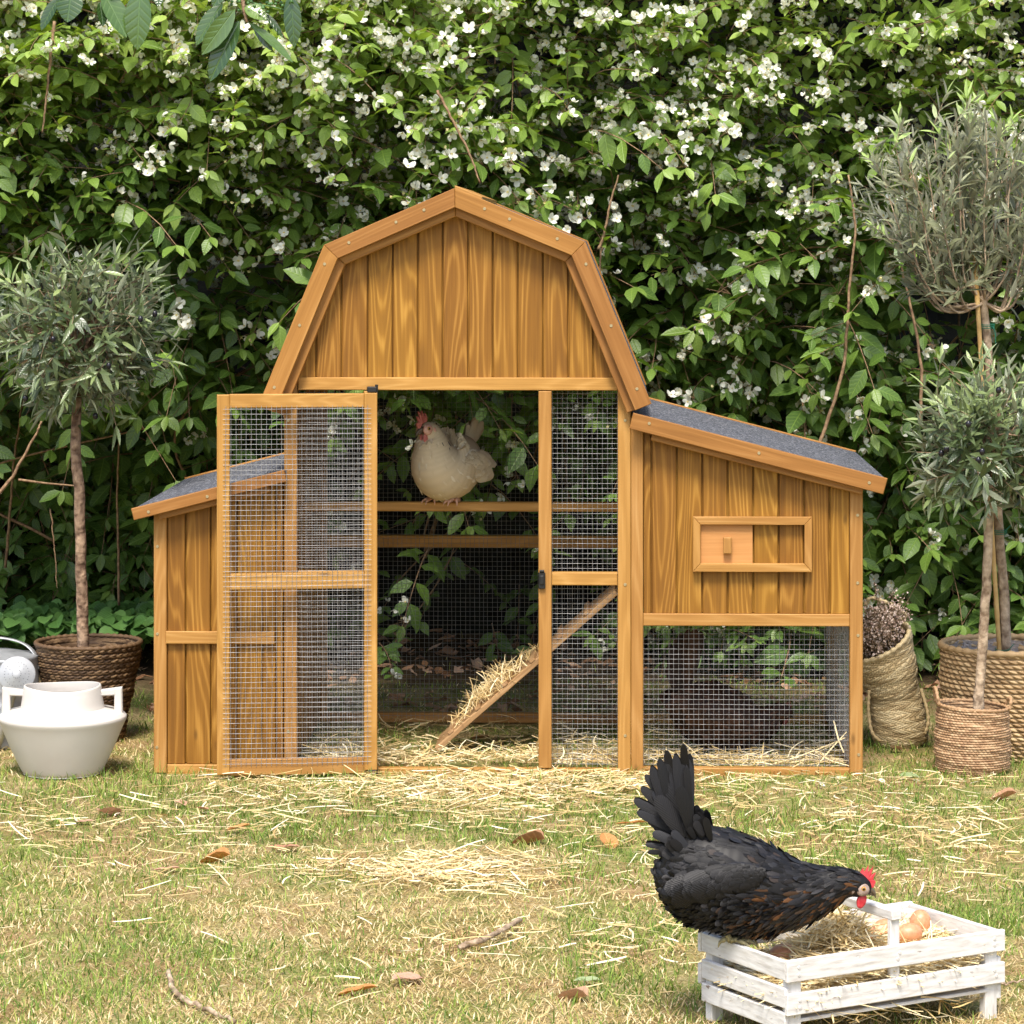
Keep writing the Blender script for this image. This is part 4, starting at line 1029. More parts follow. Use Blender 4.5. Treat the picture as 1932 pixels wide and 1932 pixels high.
# ------------------------------------------------------------------ olive trees
M['bark'] = noisy("olive_bark", (0.09, 0.048, 0.028), (0.40, 0.27, 0.175), 42, 0.85, 1.0, 0.012)
M['bark2'] = noisy("pale_bark", (0.17, 0.11, 0.065), (0.54, 0.41, 0.28), 38, 0.85, 1.0, 0.010)
OS = [(0.0, (0.016, 0.032, 0.010)), (0.3, (0.05, 0.08, 0.026)), (0.6, (0.16, 0.21, 0.085)), (1.0, (0.30, 0.38, 0.13))]
M['olive'] = leafmat("olive_leaf", OS, 0.34, 0.12, 0.2, 0.7, under=(0.30, 0.33, 0.22))
M['olive2'] = leafmat("grey_olive_leaf", [(0.0, (0.07, 0.08, 0.04)), (0.45, (0.18, 0.19, 0.10)), (0.68, (0.28, 0.30, 0.17)), (0.8, (0.34, 0.46, 0.14)), (1.0, (0.40, 0.54, 0.16))], 0.4, 0.15, 0.2, 0.5, under=(0.34, 0.35, 0.26))
M['fruit'] = plain("ripe_olive", (0.012, 0.010, 0.014), 0.18)
OT = [leaf(.19, .4, .1), leaf(.23, .2, .25), leaf(.17, .5, -.08)]
def olive_twig(seed, L=.13, n=5, ll=.074, spread=1.0):
    random.seed(seed); Lf, St = MB(), MB(); sw = random.uniform(-.3, .3); dr = random.uniform(-.1, .25)
    pts = np.array([(sw * L * t * t, L * t, -dr * L * t * t) for t in np.linspace(0, 1, n + 1)]); St.tube(pts, np.linspace(.0014, .0006, n + 1), 3, cap=False)
    for i in range(1, n + 1):
        d = nrm(pts[i] - pts[i - 1]); a = (i % 2) * PI / 2 + random.uniform(-.5, .5)
        for s_ in (0, PI):
            side = np.array([math.cos(a + s_), 0, math.sin(a + s_)])
            f = nrm(d * random.uniform(.5, 1.1) + side * spread)
            put(Lf, random.choice(OT), f, nrm(d * .8 - side * .3 + np.array((0, 0, .6))), pts[i], ll * random.uniform(.75, 1.15) * (1 - .3 * i / n), random.random() * .3)
    put(Lf, OT[0], d, (0, 0, 1), pts[-1], ll * .7, .3)
    return T_of(Lf), T_of(St)
def crown(root, c, rad, K, seed, mat, sx=1.0, sz=1.0, upb=0.25, tips=.18, tw=None, shell=.35):
    rng = np.random.default_rng(seed); tw = tw or [olive_twig(seed * 50 + i) for i in range(8)]
    Lf, St = MB(), MB()
    u = rng.normal(0, 1, (K, 3)); u /= np.linalg.norm(u, axis=1)[:, None]
    lump = .82 + .3 * vnoise(np.arctan2(u[:, 1], u[:, 0]) * 1.3, u[:, 2] * 2, seed, 1.5)
    rr = (shell + (1 - shell) * rng.random(K) ** .6) * lump
    P = u * rr[:, None] * rad * np.array([sx, sx, sz])
    f = u + rng.normal(0, .45, (K, 3)) + np.array([0, 0, upb])
    Rm = frames(f, rng.normal(0, .5, (K, 3)) + np.array([0, -.35, 1]))
    sc = rng.uniform(.8, 1.2, K); rn = np.clip(rng.random(K) * .45 + tips * (u[:, 2] > .4) * rng.random(K) * 2, 0, .69)
    for i, (a, b_) in enumerate(tw):
        q = np.where(np.arange(K) % len(tw) == i)[0]; pos = P[q] + c - Rm[q][:, :, 1] * .06
        inst(Lf, a, Rm[q], pos, sc[q], rn[q]); inst(St, b_, Rm[q], pos, sc[q], rn[q] * 0)
    for k in range(46):
        e = P[rng.integers(0, K)]; St.tube(smoothline([np.array([0, 0, -rad * .55]) + c, c + e * .45 + rng.normal(0, .012, 3), c + e * .98], 8), np.linspace(.0055, .0012, 8), 4, cap=False)
    Lf.build("crown", mat, root, smooth=True); St.build("branches", M['bark'], root)
    return P
def fruits(root, pts):
    for p in pts: MB().ball((0, 0, 0), (.0075, .0075, .0095), 12).build("olive_fruit", M['fruit'], root, smooth=True, loc=p)
def trunk(root, pts, rad, mat, n=34, name="trunk"):
    P = smoothline(pts, n); P[:, 0] += RNG.normal(0, .0008, n); r = np.interp(np.linspace(0, 1, n), np.linspace(0, 1, len(rad)), rad) * (1 + RNG.normal(0, .03, n))
    return MB().tube(P, r, 14).build(name, mat, root, smooth=True)
# left tree, rooted in the brown basket
o = np.array([bl[0] - .013, bl[1], zt * .6]); t1 = thing("olive_tree", "round-headed olive tree standing in the dark braided basket on the left", "tree", o)
d_ = D0 + bl[1]
def rel(px, py, dy=0.0, o_=None, dd=None): return A(px, py, dd + dy) - o_
q = lambda px, py, dy=0: rel(px, py, dy, o, d_)
trunk(t1, [(0.0, 0, -.03), q(157, 1215), q(153, 1080), q(149, 930), q(143, 850), q(146, 740), q(150, 680)], [.017, .0165, .015, .0148, .014, .012, .009], M['bark'])
cc = q(146, 632); Pq = crown(t1, cc, .218, 240, 3, M['olive'], sz=.86)
fruits(t1, [q(170, 568, -.2), q(180, 905 - 120, -.02), q(265, 602, -.15), q(292, 592, -.1), q(62, 745, -.1), q(48, 752, -.12), q(100, 640, -.2), q(205, 690, -.18)])
mb = MB(); random.seed(4)
for f_, z_ in (((-1, -.3, .1), 782), ((1, -.4, .25), 782), ((.3, -.8, -.2), 800)): put(mb, OT[0], f_, (0, -.3, 1), q(148, z_), .06, .3)
mb.build("side_shoot", M['olive'], t1, smooth=True)
# short tree with the leaning trunk
o3 = np.array([bj[0] + .02, bj[1], zt3 * .64]); t3 = thing("olive_tree", "short olive tree with leaning trunk and black fruit in the small jute basket", "tree", o3)
q3 = lambda px, py, dy=0: rel(px, py, dy, o3, D0 + bj[1])
trunk(t3, [(-.01, 0, -.03), q3(1846, 1337), q3(1852, 1240), q3(1861, 1100), q3(1865, 990), q3(1872, 900), q3(1878, 850)], [.0135, .0135, .0125, .012, .0118, .010, .007], M['bark2'])
crown(t3, q3(1872, 838), .175, 170, 5, M['olive'], sz=.92, tips=.3)
fruits(t3, [q3(1884, 736, -.16), q3(1786, 847, -.12), q3(1853, 852, -.19), q3(1827, 800, -.17), q3(1846, 868, -.18), q3(1776, 855, -.10)])
# tall staked tree
o2 = np.array([bb[0] - .012, bb[1], zt2 * .85]); t2 = thing("olive_tree", "tall sparse olive tree with silvery upright twigs tied to a bamboo stake", "tree", o2)
q2 = lambda px, py, dy=0: rel(px, py, dy, o2, D0 + bb[1])
trunk(t2, [(0.004, 0, -.03), q2(1899, 1229), q2(1893, 1100), q2(1884, 1000), q2(1874, 800), q2(1867, 700), q2(1857, 575), q2(1856, 560)], [.0155, .015, .013, .012, .011, .0105, .0105, .009], M['bark2'])
def tall_crown():
    rng = np.random.default_rng(41); random.seed(41); Lf, St = MB(), MB(); tw = [olive_twig(900 + i, L=.10, n=5, ll=.074, spread=.6) for i in range(8)]
    base = q2(1857, 572)
    tips = [(1650, 398), (1665, 330), (1690, 275), (1715, 260), (1725, 330), (1745, 290), (1760, 240), (1790, 245), (1800, 300), (1815, 270), (1830, 245), (1850, 255), (1865, 300), (1880, 262), (1900, 285), (1920, 260), (1940, 300), (1960, 340), (1700, 400), (1780, 350), (1840, 350), (1890, 340), (1975, 420), (1675, 450), (1740, 430), (1925, 360), (1860, 230), (1805, 225), (1705, 240)]
    for k, (px, py) in enumerate(tips):
        e = q2(px, py, rng.uniform(-.2, .2)); low = base + np.array([(e[0] - base[0]) * .72, e[1] * .5, rng.uniform(.0, .07) + .02])
        sx_ = abs(e[0] - base[0])
        mid1 = base + np.array([(e[0] - base[0]) * .42, e[1] * .3, -.02 + .02 * rng.random() if sx_ > .09 else .04])
        P = smoothline([base, mid1, low + np.array([0, 0, .05]), (low + e) / 2 + np.array([rng.normal(0, .008), 0, .04]), e], 30)
        St.tube(P, np.linspace(.0042, .0010, 30), 5, cap=False)
        for j in np.linspace(9, 29, 10).astype(int):
            dd = nrm(P[min(29, j)] - P[j - 1]); f = nrm(dd + rng.normal(0, .42, 3)); ft = j / 29
            if rng.random() < .10 + .42 * (1 - ft): continue
            rn = rng.random() * .4 + (.45 if ft > .9 and rng.random() < .8 else 0) ; s_ = rng.uniform(.7, 1.1)
            a, b_ = tw[rng.integers(0, 8)]; Rm = frames(f[None], nrm(np.array([rng.normal(0, .4), -.5, 1]))[None])
            pp = P[j] - f * .02; inst(Lf, a, Rm, pp[None], [s_], [min(.69, rn)]); inst(St, b_, Rm, pp[None], [s_], [0])
    Lf.build("crown", M['olive2'], t2, smooth=True); St.build("branches", M['bark2'], t2, smooth=True)
tall_crown()
M['bamboo'] = noisy("bamboo_cane", (0.45, 0.26, 0.08), (0.62, 0.42, 0.17), 22, 0.4, 0.1)
oc = bb + np.array([-.03, -.012, zt2 * .8]); cane_ = thing("bamboo_stake", "straight yellow bamboo cane tied beside the tall olive trunk", "stake", oc)
mb = MB(); pa, pb = A(1887, 1250, D0 + oc[1]) - oc, A(1838, 470, D0 + oc[1]) - oc; L_ = 60; P = np.array([pa + (pb - pa) * t for t in np.linspace(0, 1, L_)])
rad = .0062 + .0009 * (np.mod(np.arange(L_), 15) == 7); mb.tube(P, rad, 12); mb.build("cane", M['bamboo'], cane_, smooth=True)
M['tie'] = plain("green_tie", (0.01, 0.16, 0.09), 0.5)
for k_, (px, py) in enumerate(((1863, 615), (1886, 1003), (1891, 1228))):
    c_ = A(px, py, D0 + bb[1] - .006)
    tg = thing("plant_tie", ("green wire tie round stake and trunk just below the tall olive crown", "green wire tie round stake and trunk at middle height of the tall olive", "green wire tie round stake and trunk at the seagrass basket rim")[k_], "plant tie", c_, group="green ties on the tall olive")
    mb = MB()
    for dz in (-.004, .001, .005): mb.tube([(.019 * math.cos(t), .014 * math.sin(t), dz + .002 * math.sin(t)) for t in np.linspace(0, 2 * PI, 17)], .0011, 5)
    mb.tube(smoothline([(.012, -.014, 0), (.018, -.018, -.02), (.019, -.016, -.05)] if k_ == 0 else [(.012, -.014, 0), (.02, -.018, .012), (.028, -.016, .02)], 8), .0011, 5); mb.build("wire_loop", M['tie'], tg, smooth=True)

# ------------------------------------------------------------------ white ceramic pot
M['ceramic'] = noisy("matt_white_ceramic", (0.55, 0.515, 0.47), (0.61, 0.575, 0.53), 8, 0.42, 0.05, 0.001)
po = G(118, 1458); s = (D0 + po[1]) / F
pot = thing("ceramic_pot", "squat white ceramic pot with two square handles on the grass", "pot", po, rz=0.02)
prof = [(0, 0), (66 * s, 0), (73 * s, 3 * s), (80 * s, 14 * s), (97 * s, 50 * s), (113 * s, 88 * s), (119 * s, 101 * s), (120 * s, 106 * s), (118 * s, 110 * s), (108 * s, 116 * s), (82 * s, 122 * s), (78 * s, 126 * s), (75.5 * s, 140 * s), (72.5 * s, 160 * s), (71.5 * s, 163 * s), (70 * s, 164 * s), (68.5 * s, 162 * s), (69 * s, 145 * s), (72 * s, 122 * s), (60 * s, 60 * s), (0, 50 * s)]
mb = MB(); mb.lathe(smoothline(prof, 120).clip(0), 96, disp=lambda R, Z, a, r: (R * (1 + .006 * np.cos(2 * a + .6)), Z + np.where(R > 0, .0035 * np.sin(2 * a + 1.1) * (Z > 150 * s), 0), r), sy=.98)
mb.build("pot_body", M['ceramic'], pot, smooth=True)
for sx in (-1, 1):
    hw = .011; x0, x1, x2 = 70 * s, 98 * s, 113.5 * s; z0, z1, z2 = 108 * s, 146 * s, 160 * s
    P = [(x1, z0), (x2, z0), (x2, z2 + .003), (x0, z2 - .002), (x0, z1 + .001), (x1 - 2.5 * s, z1 - .001), (x1, z1 - 3 * s)]
    P = [(sx * a, b) for a, b in P]
    mb = MB(); cc_ = [(x1, z0), (x2, z0), (x2, z2 + .003), (x1, z1)]
    mb.prism([(sx * a, b) for a, b in ((x1, z0), (x2, z0), (x2 - .001, z2 + .003), (x1, z2))], -hw, hw, b=.003)
    mb.prism([(sx * a, b) for a, b in ((x0, z1 - .001), (x1 + .004, z1 + .001), (x1 + .005, z2 + .001), (x0, z2 - .0045))], -hw * .96, hw * .96, b=.003)
    h_ = mb.build("handle", M['ceramic'], pot)

# ------------------------------------------------------------------ galvanised watering can
M['zinc'] = noisy("galvanised_zinc", (0.30, 0.31, 0.32), (0.56, 0.57, 0.58), 14, 0.45, 0.1, 0.002, metal=0.65)
co = G(-6, 1402); s = (D0 + co[1]) / F
can = thing("watering_can", "galvanised metal watering can with round rose at the left edge", "watering can", co)
pz = lambda px, py, y=0: np.array([(px + 6) * s, y, (1402 - py) * s])
R_ = 80 * s; H_ = 166 * s
mb = MB(); mb.lathe([(0, .002), (R_, .002), (R_ * 1.02, .006), (R_ * 1.0, .012), (R_ * .99, H_ * .45), (R_ * 1.012, H_ * .47), (R_ * .99, H_ * .49), (R_ * .98, H_ * .62), (R_ * 1.0, H_ * .64), (R_ * .98, H_ * .66), (R_ * .97, H_ * .97), (R_ * .985, H_), (R_ * .95, H_), (R_ * .5, H_ * 1.05), (0, H_ * 1.07)], 64); mb.build("can_body", M['zinc'], can, smooth=True)
mb = MB(); P = smoothline([pz(-70, 1240, .02), pz(-50, 1212, .02), pz(-5, 1205, .02), pz(40, 1215, .02), pz(66, 1236, .01), pz(74, 1262, 0)], 24); mb.tube(P, .009, 10, flat=.35); mb.build("handle", M['zinc'], can, smooth=True)
mb = MB(); P = smoothline([pz(2, 1392, -.115), pz(12, 1372, -.125), pz(30, 1320, -.14), pz(43, 1275, -.15)], 16); mb.tube(P, np.linspace(.019, .0125, 16), 18); mb.build("spout", M['zinc'], can, smooth=True)
# rose
rz = pz(50.5, 1256, -.165); n = nrm((.10, -1, .38)); e1 = nrm(np.cross((0, 0, 1), n)); e2 = np.cross(n, e1); RR = np.stack([e1, e2, n], 1)
mb = MB(); v = MB(); v.lathe([(0.0125, -.03), (.03, -.012), (34 * s, -.003), (34.5 * s, .001), (33 * s, .003), (20 * s, .005), (19 * s, .0065), (10 * s, .007), (9 * s, .0085), (0, .009)], 48)
V_, F_, G_, R__ = T_of(v); mb.add(V_ @ RR.T + rz, F_, G_, R__)
rose_ = mb.build("rose", plain("pale_zinc", (0.36, 0.37, 0.38), 0.5, 0.3), can, smooth=True)
mb = MB()
for rad, cnt, zz_ in ((8, 14, .0088), (15.5, 10, .0068), (22.5, 26, .0050), (22.5, 0, 0)):
    for k in range(cnt):
        t = 2 * PI * k / cnt; c_ = rz + RR @ np.array([rad * s * math.cos(t), rad * s * math.sin(t), zz_ + .0002]); mb.ball(c_, (.0010, .0010, .0003), 6, rot=RR)
mb.build("rose_holes", M['black'], rose_)
mb = MB(); mb.bar(pz(18, 1318, -.11), pz(36, 1335 - 20, -.14), .012, .003); mb.build("spout_brace", M['zinc'], can)

# ------------------------------------------------------------------ white crate with eggs
def whitewood():
    m, t, b = newmat("whitewashed_wood"); g, r = attr(t, "gc"), attr(t, "rnd")
    ad = N(t, "ShaderNodeVectorMath", operation='ADD'); t.links.new(g.outputs['Vector'], ad.inputs[0]); t.links.new(r.outputs['Fac'], ad.inputs[1])
    def ns(sc, s, d=3.0):
        mp = N(t, "ShaderNodeMapping"); mp.inputs['Scale'].default_value = sc; t.links.new(ad.outputs[0], mp.inputs[0])
        n = N(t, "ShaderNodeTexNoise"); n.inputs['Scale'].default_value = s; n.inputs['Detail'].default_value = d; t.links.new(mp.outputs[0], n.inputs['Vector']); return n.outputs['Fac']
    streak = ns((6, 6, 1), 22, 5); spot = ns((3, 3, 1.2), 26, 6)
    c = ramp(t, streak, [(0.25, (0.44, 0.41, 0.37)), (0.5, (0.64, 0.62, 0.59)), (0.8, (0.72, 0.71, 0.69))])
    chip = ramp(t, spot, [(0.27, (1, 1, 1)), (0.33, (0, 0, 0))])
    c = mix(t, mth(t, 'MULTIPLY', chip, .85), c, (0.14, 0.08, 0.045))
    wear = ramp(t, ns((12, 12, .8), 9, 4), [(0.30, (1, 1, 1)), (0.42, (0, 0, 0))])
    c = mix(t, mth(t, 'MULTIPLY', wear, .35), c, (0.50, 0.40, 0.33))
    t.links.new(c, b.inputs['Base Color']); b.inputs['Roughness'].default_value = .7; b.inputs['Specular IOR Level'].default_value = .25
    bump(t, b, mth(t, 'ADD', streak, spot), .5, .0015); return m
M['white'] = whitewood()
zc_ = .1564
Gz = lambda px, py: G(px, py, zc_)
FL, FR, BL, BR = Gz(1482.8, 1809), Gz(1893.5, 1756.5), Gz(1325, 1758), Gz(1714.4, 1697.4)
lx = nrm((FR - FL + BR - BL) * np.array([1, 1, 0])); LX = float(np.linalg.norm((FR - FL + BR - BL) / 2)); LY = float(np.linalg.norm((BL - FL + BR - FR) / 2))
ctr = (FL + FR + BL + BR) / 4; crz = math.atan2(lx[1], lx[0]); ly = np.array([-lx[1], lx[0], 0])
org = ctr - lx * LX / 2 - ly * LY / 2; org[2] = 0
crate = thing("wooden_crate", "low whitewashed slatted wooden crate with handle, filled with straw and eggs", "crate", org, crz)
def CR(p):   # world -> crate coordinates
    p = np.array(p, float) - org; return np.array([p @ lx, p @ ly, p[2]])
def slat(name, p, q, w_, th, up=(0, 0, 1)):
    return MB().bar(p, q, th, w_, up=(0, 0, 1), b=.0015).build(name, M['white'], crate)
TH = .009
for y in (0, LY):
    for zt_, h_ in ((.1564, .037), (.100, .036)):
        slat("slat", (-.004, y, zt_ - h_ / 2), (LX + .004, y, zt_ - h_ / 2), h_, TH)
for x in (0.002, LX - .002):
    for zt_, h_ in ((.154, .033), (.108, .033), (.067, .032)):
        slat("slat", (x, TH * .55, zt_ - h_ / 2), (x, LY - TH * .55, zt_ - h_ / 2), h_, TH)
for x in (.019, LX - .019):
    for y in (TH * .5 + .010, LY - TH * .5 - .010):
        MB().box((x, y, .073), (.026, .019, .146), None, .002, 2).build("leg", M['white'], crate)
for y in (TH * .5 + .006, LY - TH * .5 - .006):
    MB().box((LX * .5, y, .139), (.020, .010, .150), None, .0015, 2).build("handle_post", M['white'], crate)
MB().box((LX * .5, LY / 2, .2065), (.021, LY - .0005, .018), None, .002, 1).build("handle_bar", M['white'], crate)
for k in range(5):
    y = LY * (k + .5) / 5; MB().box((LX / 2, y, .052), (LX - .05, LY / 5 - .008, .006), None, .001, 0).build("floor_slat", M['white'], crate)
sc_ = MB(); sc_.lathe([(0, .0012), (.003, .0010), (.0036, 0), (.0036, -.002)], 10); T0 = None
for x, z in ((.02, .143), (.02, .131), (.022, .088), (.022, .076), (LX * .5 + .002, .143), (LX * .5 - .002, .133), (LX - .02, .143), (LX - .02, .132), (LX - .02, .088), (LX - .016, .078)):
    if T0 is None: T0 = sc_.build("nail", M['white'], crate); n_o = T0
    else: n_o = T0.copy(); SC.collection.objects.link(n_o)
    n_o.parent = crate; n_o.location = (x, -TH / 2, z); n_o.rotation_euler = (PI / 2, 0, 0)
# eggs
def eggmat():
    m, t, b = newmat("brown_eggshell"); tc = N(t, "ShaderNodeTexCoord")
    n = N(t, "ShaderNodeTexNoise"); n.inputs['Scale'].default_value = 160; t.links.new(tc.outputs['Object'], n.inputs['Vector'])
    t.links.new(ramp(t, n.outputs['Fac'], [(.35, (.50, .22, .105)), (.7, (.60, .30, .155))]), b.inputs['Base Color'])
    b.inputs['Roughness'].default_value = .42; b.inputs['Subsurface Weight'].default_value = .08; b.inputs['Subsurface Radius'].default_value = (.01, .004, .002); return m
M['egg'] = eggmat()
zd = lambda a, b_: (1297.2 + a / 3.044, 1603.8 + b_ / 3.044)
E_ = [((1335, 425), .134, "brown egg standing upright at the far right of the straw in the crate", (.15, .1, 1)), ((1268, 482), .133, "brown egg lying just right of the crate handle post", (1, .2, .1)),
      ((1120, 462), .128, "brown egg lying under the crate handle, left of the handle post", (.8, .5, .2)), ((545, 600), .118, "brown egg peeping over the left front corner of the crate", (.9, .3, .1)),
      ((1290, 672), .090, "brown egg seen through the slats right of the handle post", (1, .1, .2)), ((815, 752), .082, "brown egg seen through the front slats at the left of the crate", (1, .2, -.1)),
      ((1500, 625), .092, "brown egg half buried in straw at the right end of the crate", (.4, 1, .2)), ((1050, 552), .118, "brown egg almost buried in straw in the middle of the crate", (1, .4, .1))]
vv_ = MB(); tt = np.linspace(0, PI, 22); vv_.lathe([(.0190 * math.sin(t) * (1 + .10 * -math.cos(t)), -.0255 * math.cos(t)) for t in tt], 28)
egg0 = None; EP = []
for (zx, zy), z, lab, ax in E_:
    p = G(*zd(zx, zy), z); c = CR(p); c[0] = np.clip(c[0], .032, LX - .032); c[1] = np.clip(c[1], .036, LY - .034)
    w_ = org + lx * c[0] + ly * c[1]; w_[2] = z; EP.append(c)
    if egg0 is None: e = egg0 = vv_.build("egg", M['egg'], smooth=True)
    else: e = egg0.copy(); SC.collection.objects.link(e)
    e.location = w_; e.rotation_euler = Vector(ax).to_track_quat('Z', 'Y').to_euler(); tag(e, lab, "egg", "eggs in the white crate")
def crate_straw():
    rng = np.random.default_rng(8); mb = MB(); n = 3800
    u = rng.uniform(.025, LX - .02, n); v = rng.uniform(.015, LY - .015, n)
    top = .100 + .016 * vnoise(u, v, 5, 22) + .074 * np.exp(-(((u - LX * .46) / .08) ** 2 + ((v - LY * .55) / .06) ** 2)) + .02 * np.clip((u - LX * .7) / .1, 0, 1) - .016 * np.clip((.12 - u) / .1, 0, 1)
    for e in EP: top = np.minimum(top, np.where(np.hypot(u - e[0], v - e[1]) < .034, e[2] - .006, 9))
    z = top - rng.random(n) ** 2 * .03; z = np.maximum(z, .060)
    P = org + u[:, None] * lx + v[:, None] * ly; P[:, 2] = z
    hp = np.exp(-(((u - LX * .46) / .07) ** 2 + ((v - LY * .55) / .06) ** 2))
    L_ = rng.uniform(.03, .10, n); edge = np.minimum(np.minimum(u, LX - u), np.minimum(v, LY - v)); L_ = np.minimum(L_, edge * 2 + .03)
    strips(mb, P, rng.uniform(0, PI, n), rng.normal(0, .18, n) + hp * rng.normal(0, .55, n), L_, rng.uniform(.002, .0046, n), rng, rng.uniform(.4, .98, n), .6)
    n = 46; u = rng.uniform(.06, LX - .04, n); v = rng.uniform(-.005, .05, n); P = org + u[:, None] * lx + v[:, None] * ly; P[:, 2] = rng.uniform(.030, .062, n)
    strips(mb, P, rng.normal(crz, .5, n), rng.normal(-.1, .3, n), rng.uniform(.04, .13, n), rng.uniform(.0018, .004, n), rng, rng.uniform(.1, .95, n), .8)
    n = 26; u = rng.uniform(LX * .5, LX - .03, n); v = rng.uniform(.03, LY - .03, n); P = org + u[:, None] * lx + v[:, None] * ly; P[:, 2] = rng.uniform(.11, .135, n)
    strips(mb, P, rng.uniform(0, PI, n), rng.uniform(.5, 1.3, n), rng.uniform(.05, .10, n), rng.uniform(.002, .004, n), rng, rng.uniform(.5, .95, n), .6)
    mb.build("straw_filling", M['straw'], kind="stuff", smooth=True)["label"] = "golden straw filling the white crate around the eggs"
crate_straw()

# ------------------------------------------------------------------ hens
def fmat(name, stops, rough=.5, sp=.35, barb=0.25):
    m, t, b = newmat(name); g, r = attr(t, "gc"), attr(t, "rnd")
    c = ramp(t, mth(t, 'FRACT', r.outputs['Fac']), stops)
    sx = N(t, "ShaderNodeSeparateXYZ"); t.links.new(g.outputs['Vector'], sx.inputs[0])
    ax = mth(t, 'ABSOLUTE', sx.outputs[0])
    st = mth(t, 'MULTIPLY_ADD', mth(t, 'SINE', mth(t, 'ADD', mth(t, 'MULTIPLY', sx.outputs[1], 60.0), mth(t, 'MULTIPLY', ax, -25.0))), .5, .5)
    rim = ramp(t, ax, [(0.6, (0, 0, 0)), (1.0, (1, 1, 1))])
    c2 = mix(t, mth(t, 'MULTIPLY', st, barb), c, tuple(x * .45 for x in stops[0][1]))
    t.links.new(c2, b.inputs['Base Color']); b.inputs['Roughness'].default_value = rough; b.inputs['Specular IOR Level'].default_value = sp
    bump(t, b, st, .3, .0008); return m
FT = [leaf(.55, -.35, .12, (0, .3, .62, .88, 1), (.35, .85, 1, .72, .15)), leaf(.48, -.3, .3, (0, .3, .62, .88, 1), (.35, .85, 1, .65, .1)), leaf(.6, -.3, -.05, (0, .3, .62, .88, 1), (.35, .85, 1, .8, .2))]
HT = [leaf(.26, -.3, .1, (0, .3, .62, .88, 1), (.5, .9, 1, .6, .1)), leaf(.3, -.3, .25, (0, .3, .62, .88, 1), (.5, .9, 1, .6, .1))]
LFT = leaf(.24, -.25, .18, (0, .2, .5, .8, .94, 1), (.35, .8, 1, 1, .7, .2))

M['comb'] = noisy("red_comb", (.42, .02, .03), (.62, .06, .07), 120, .5, .4, .001)
M['dullcomb'] = noisy('dull_comb', (.10, .02, .015), (.18, .04, .03), 120, .6, .4, .001)
M['palecomb'] = noisy('pale_comb', (.40, .10, .09), (.52, .18, .15), 120, .6, .4, .001)
M['beak'] = plain("horn_beak", (.10, .07, .045), .35)
M['eye'] = plain("eye_dark", (.01, .008, .006), .08)
M['iris'] = plain("eye_iris", (.42, .22, .05), .2)
M['shank'] = noisy("scaly_shank", (.14, .12, .06), (.34, .29, .14), 200, .55, .6, .001)
M['pinkshank'] = noisy("pale_shank", (.42, .22, .14), (.60, .36, .24), 200, .55, .6, .001)

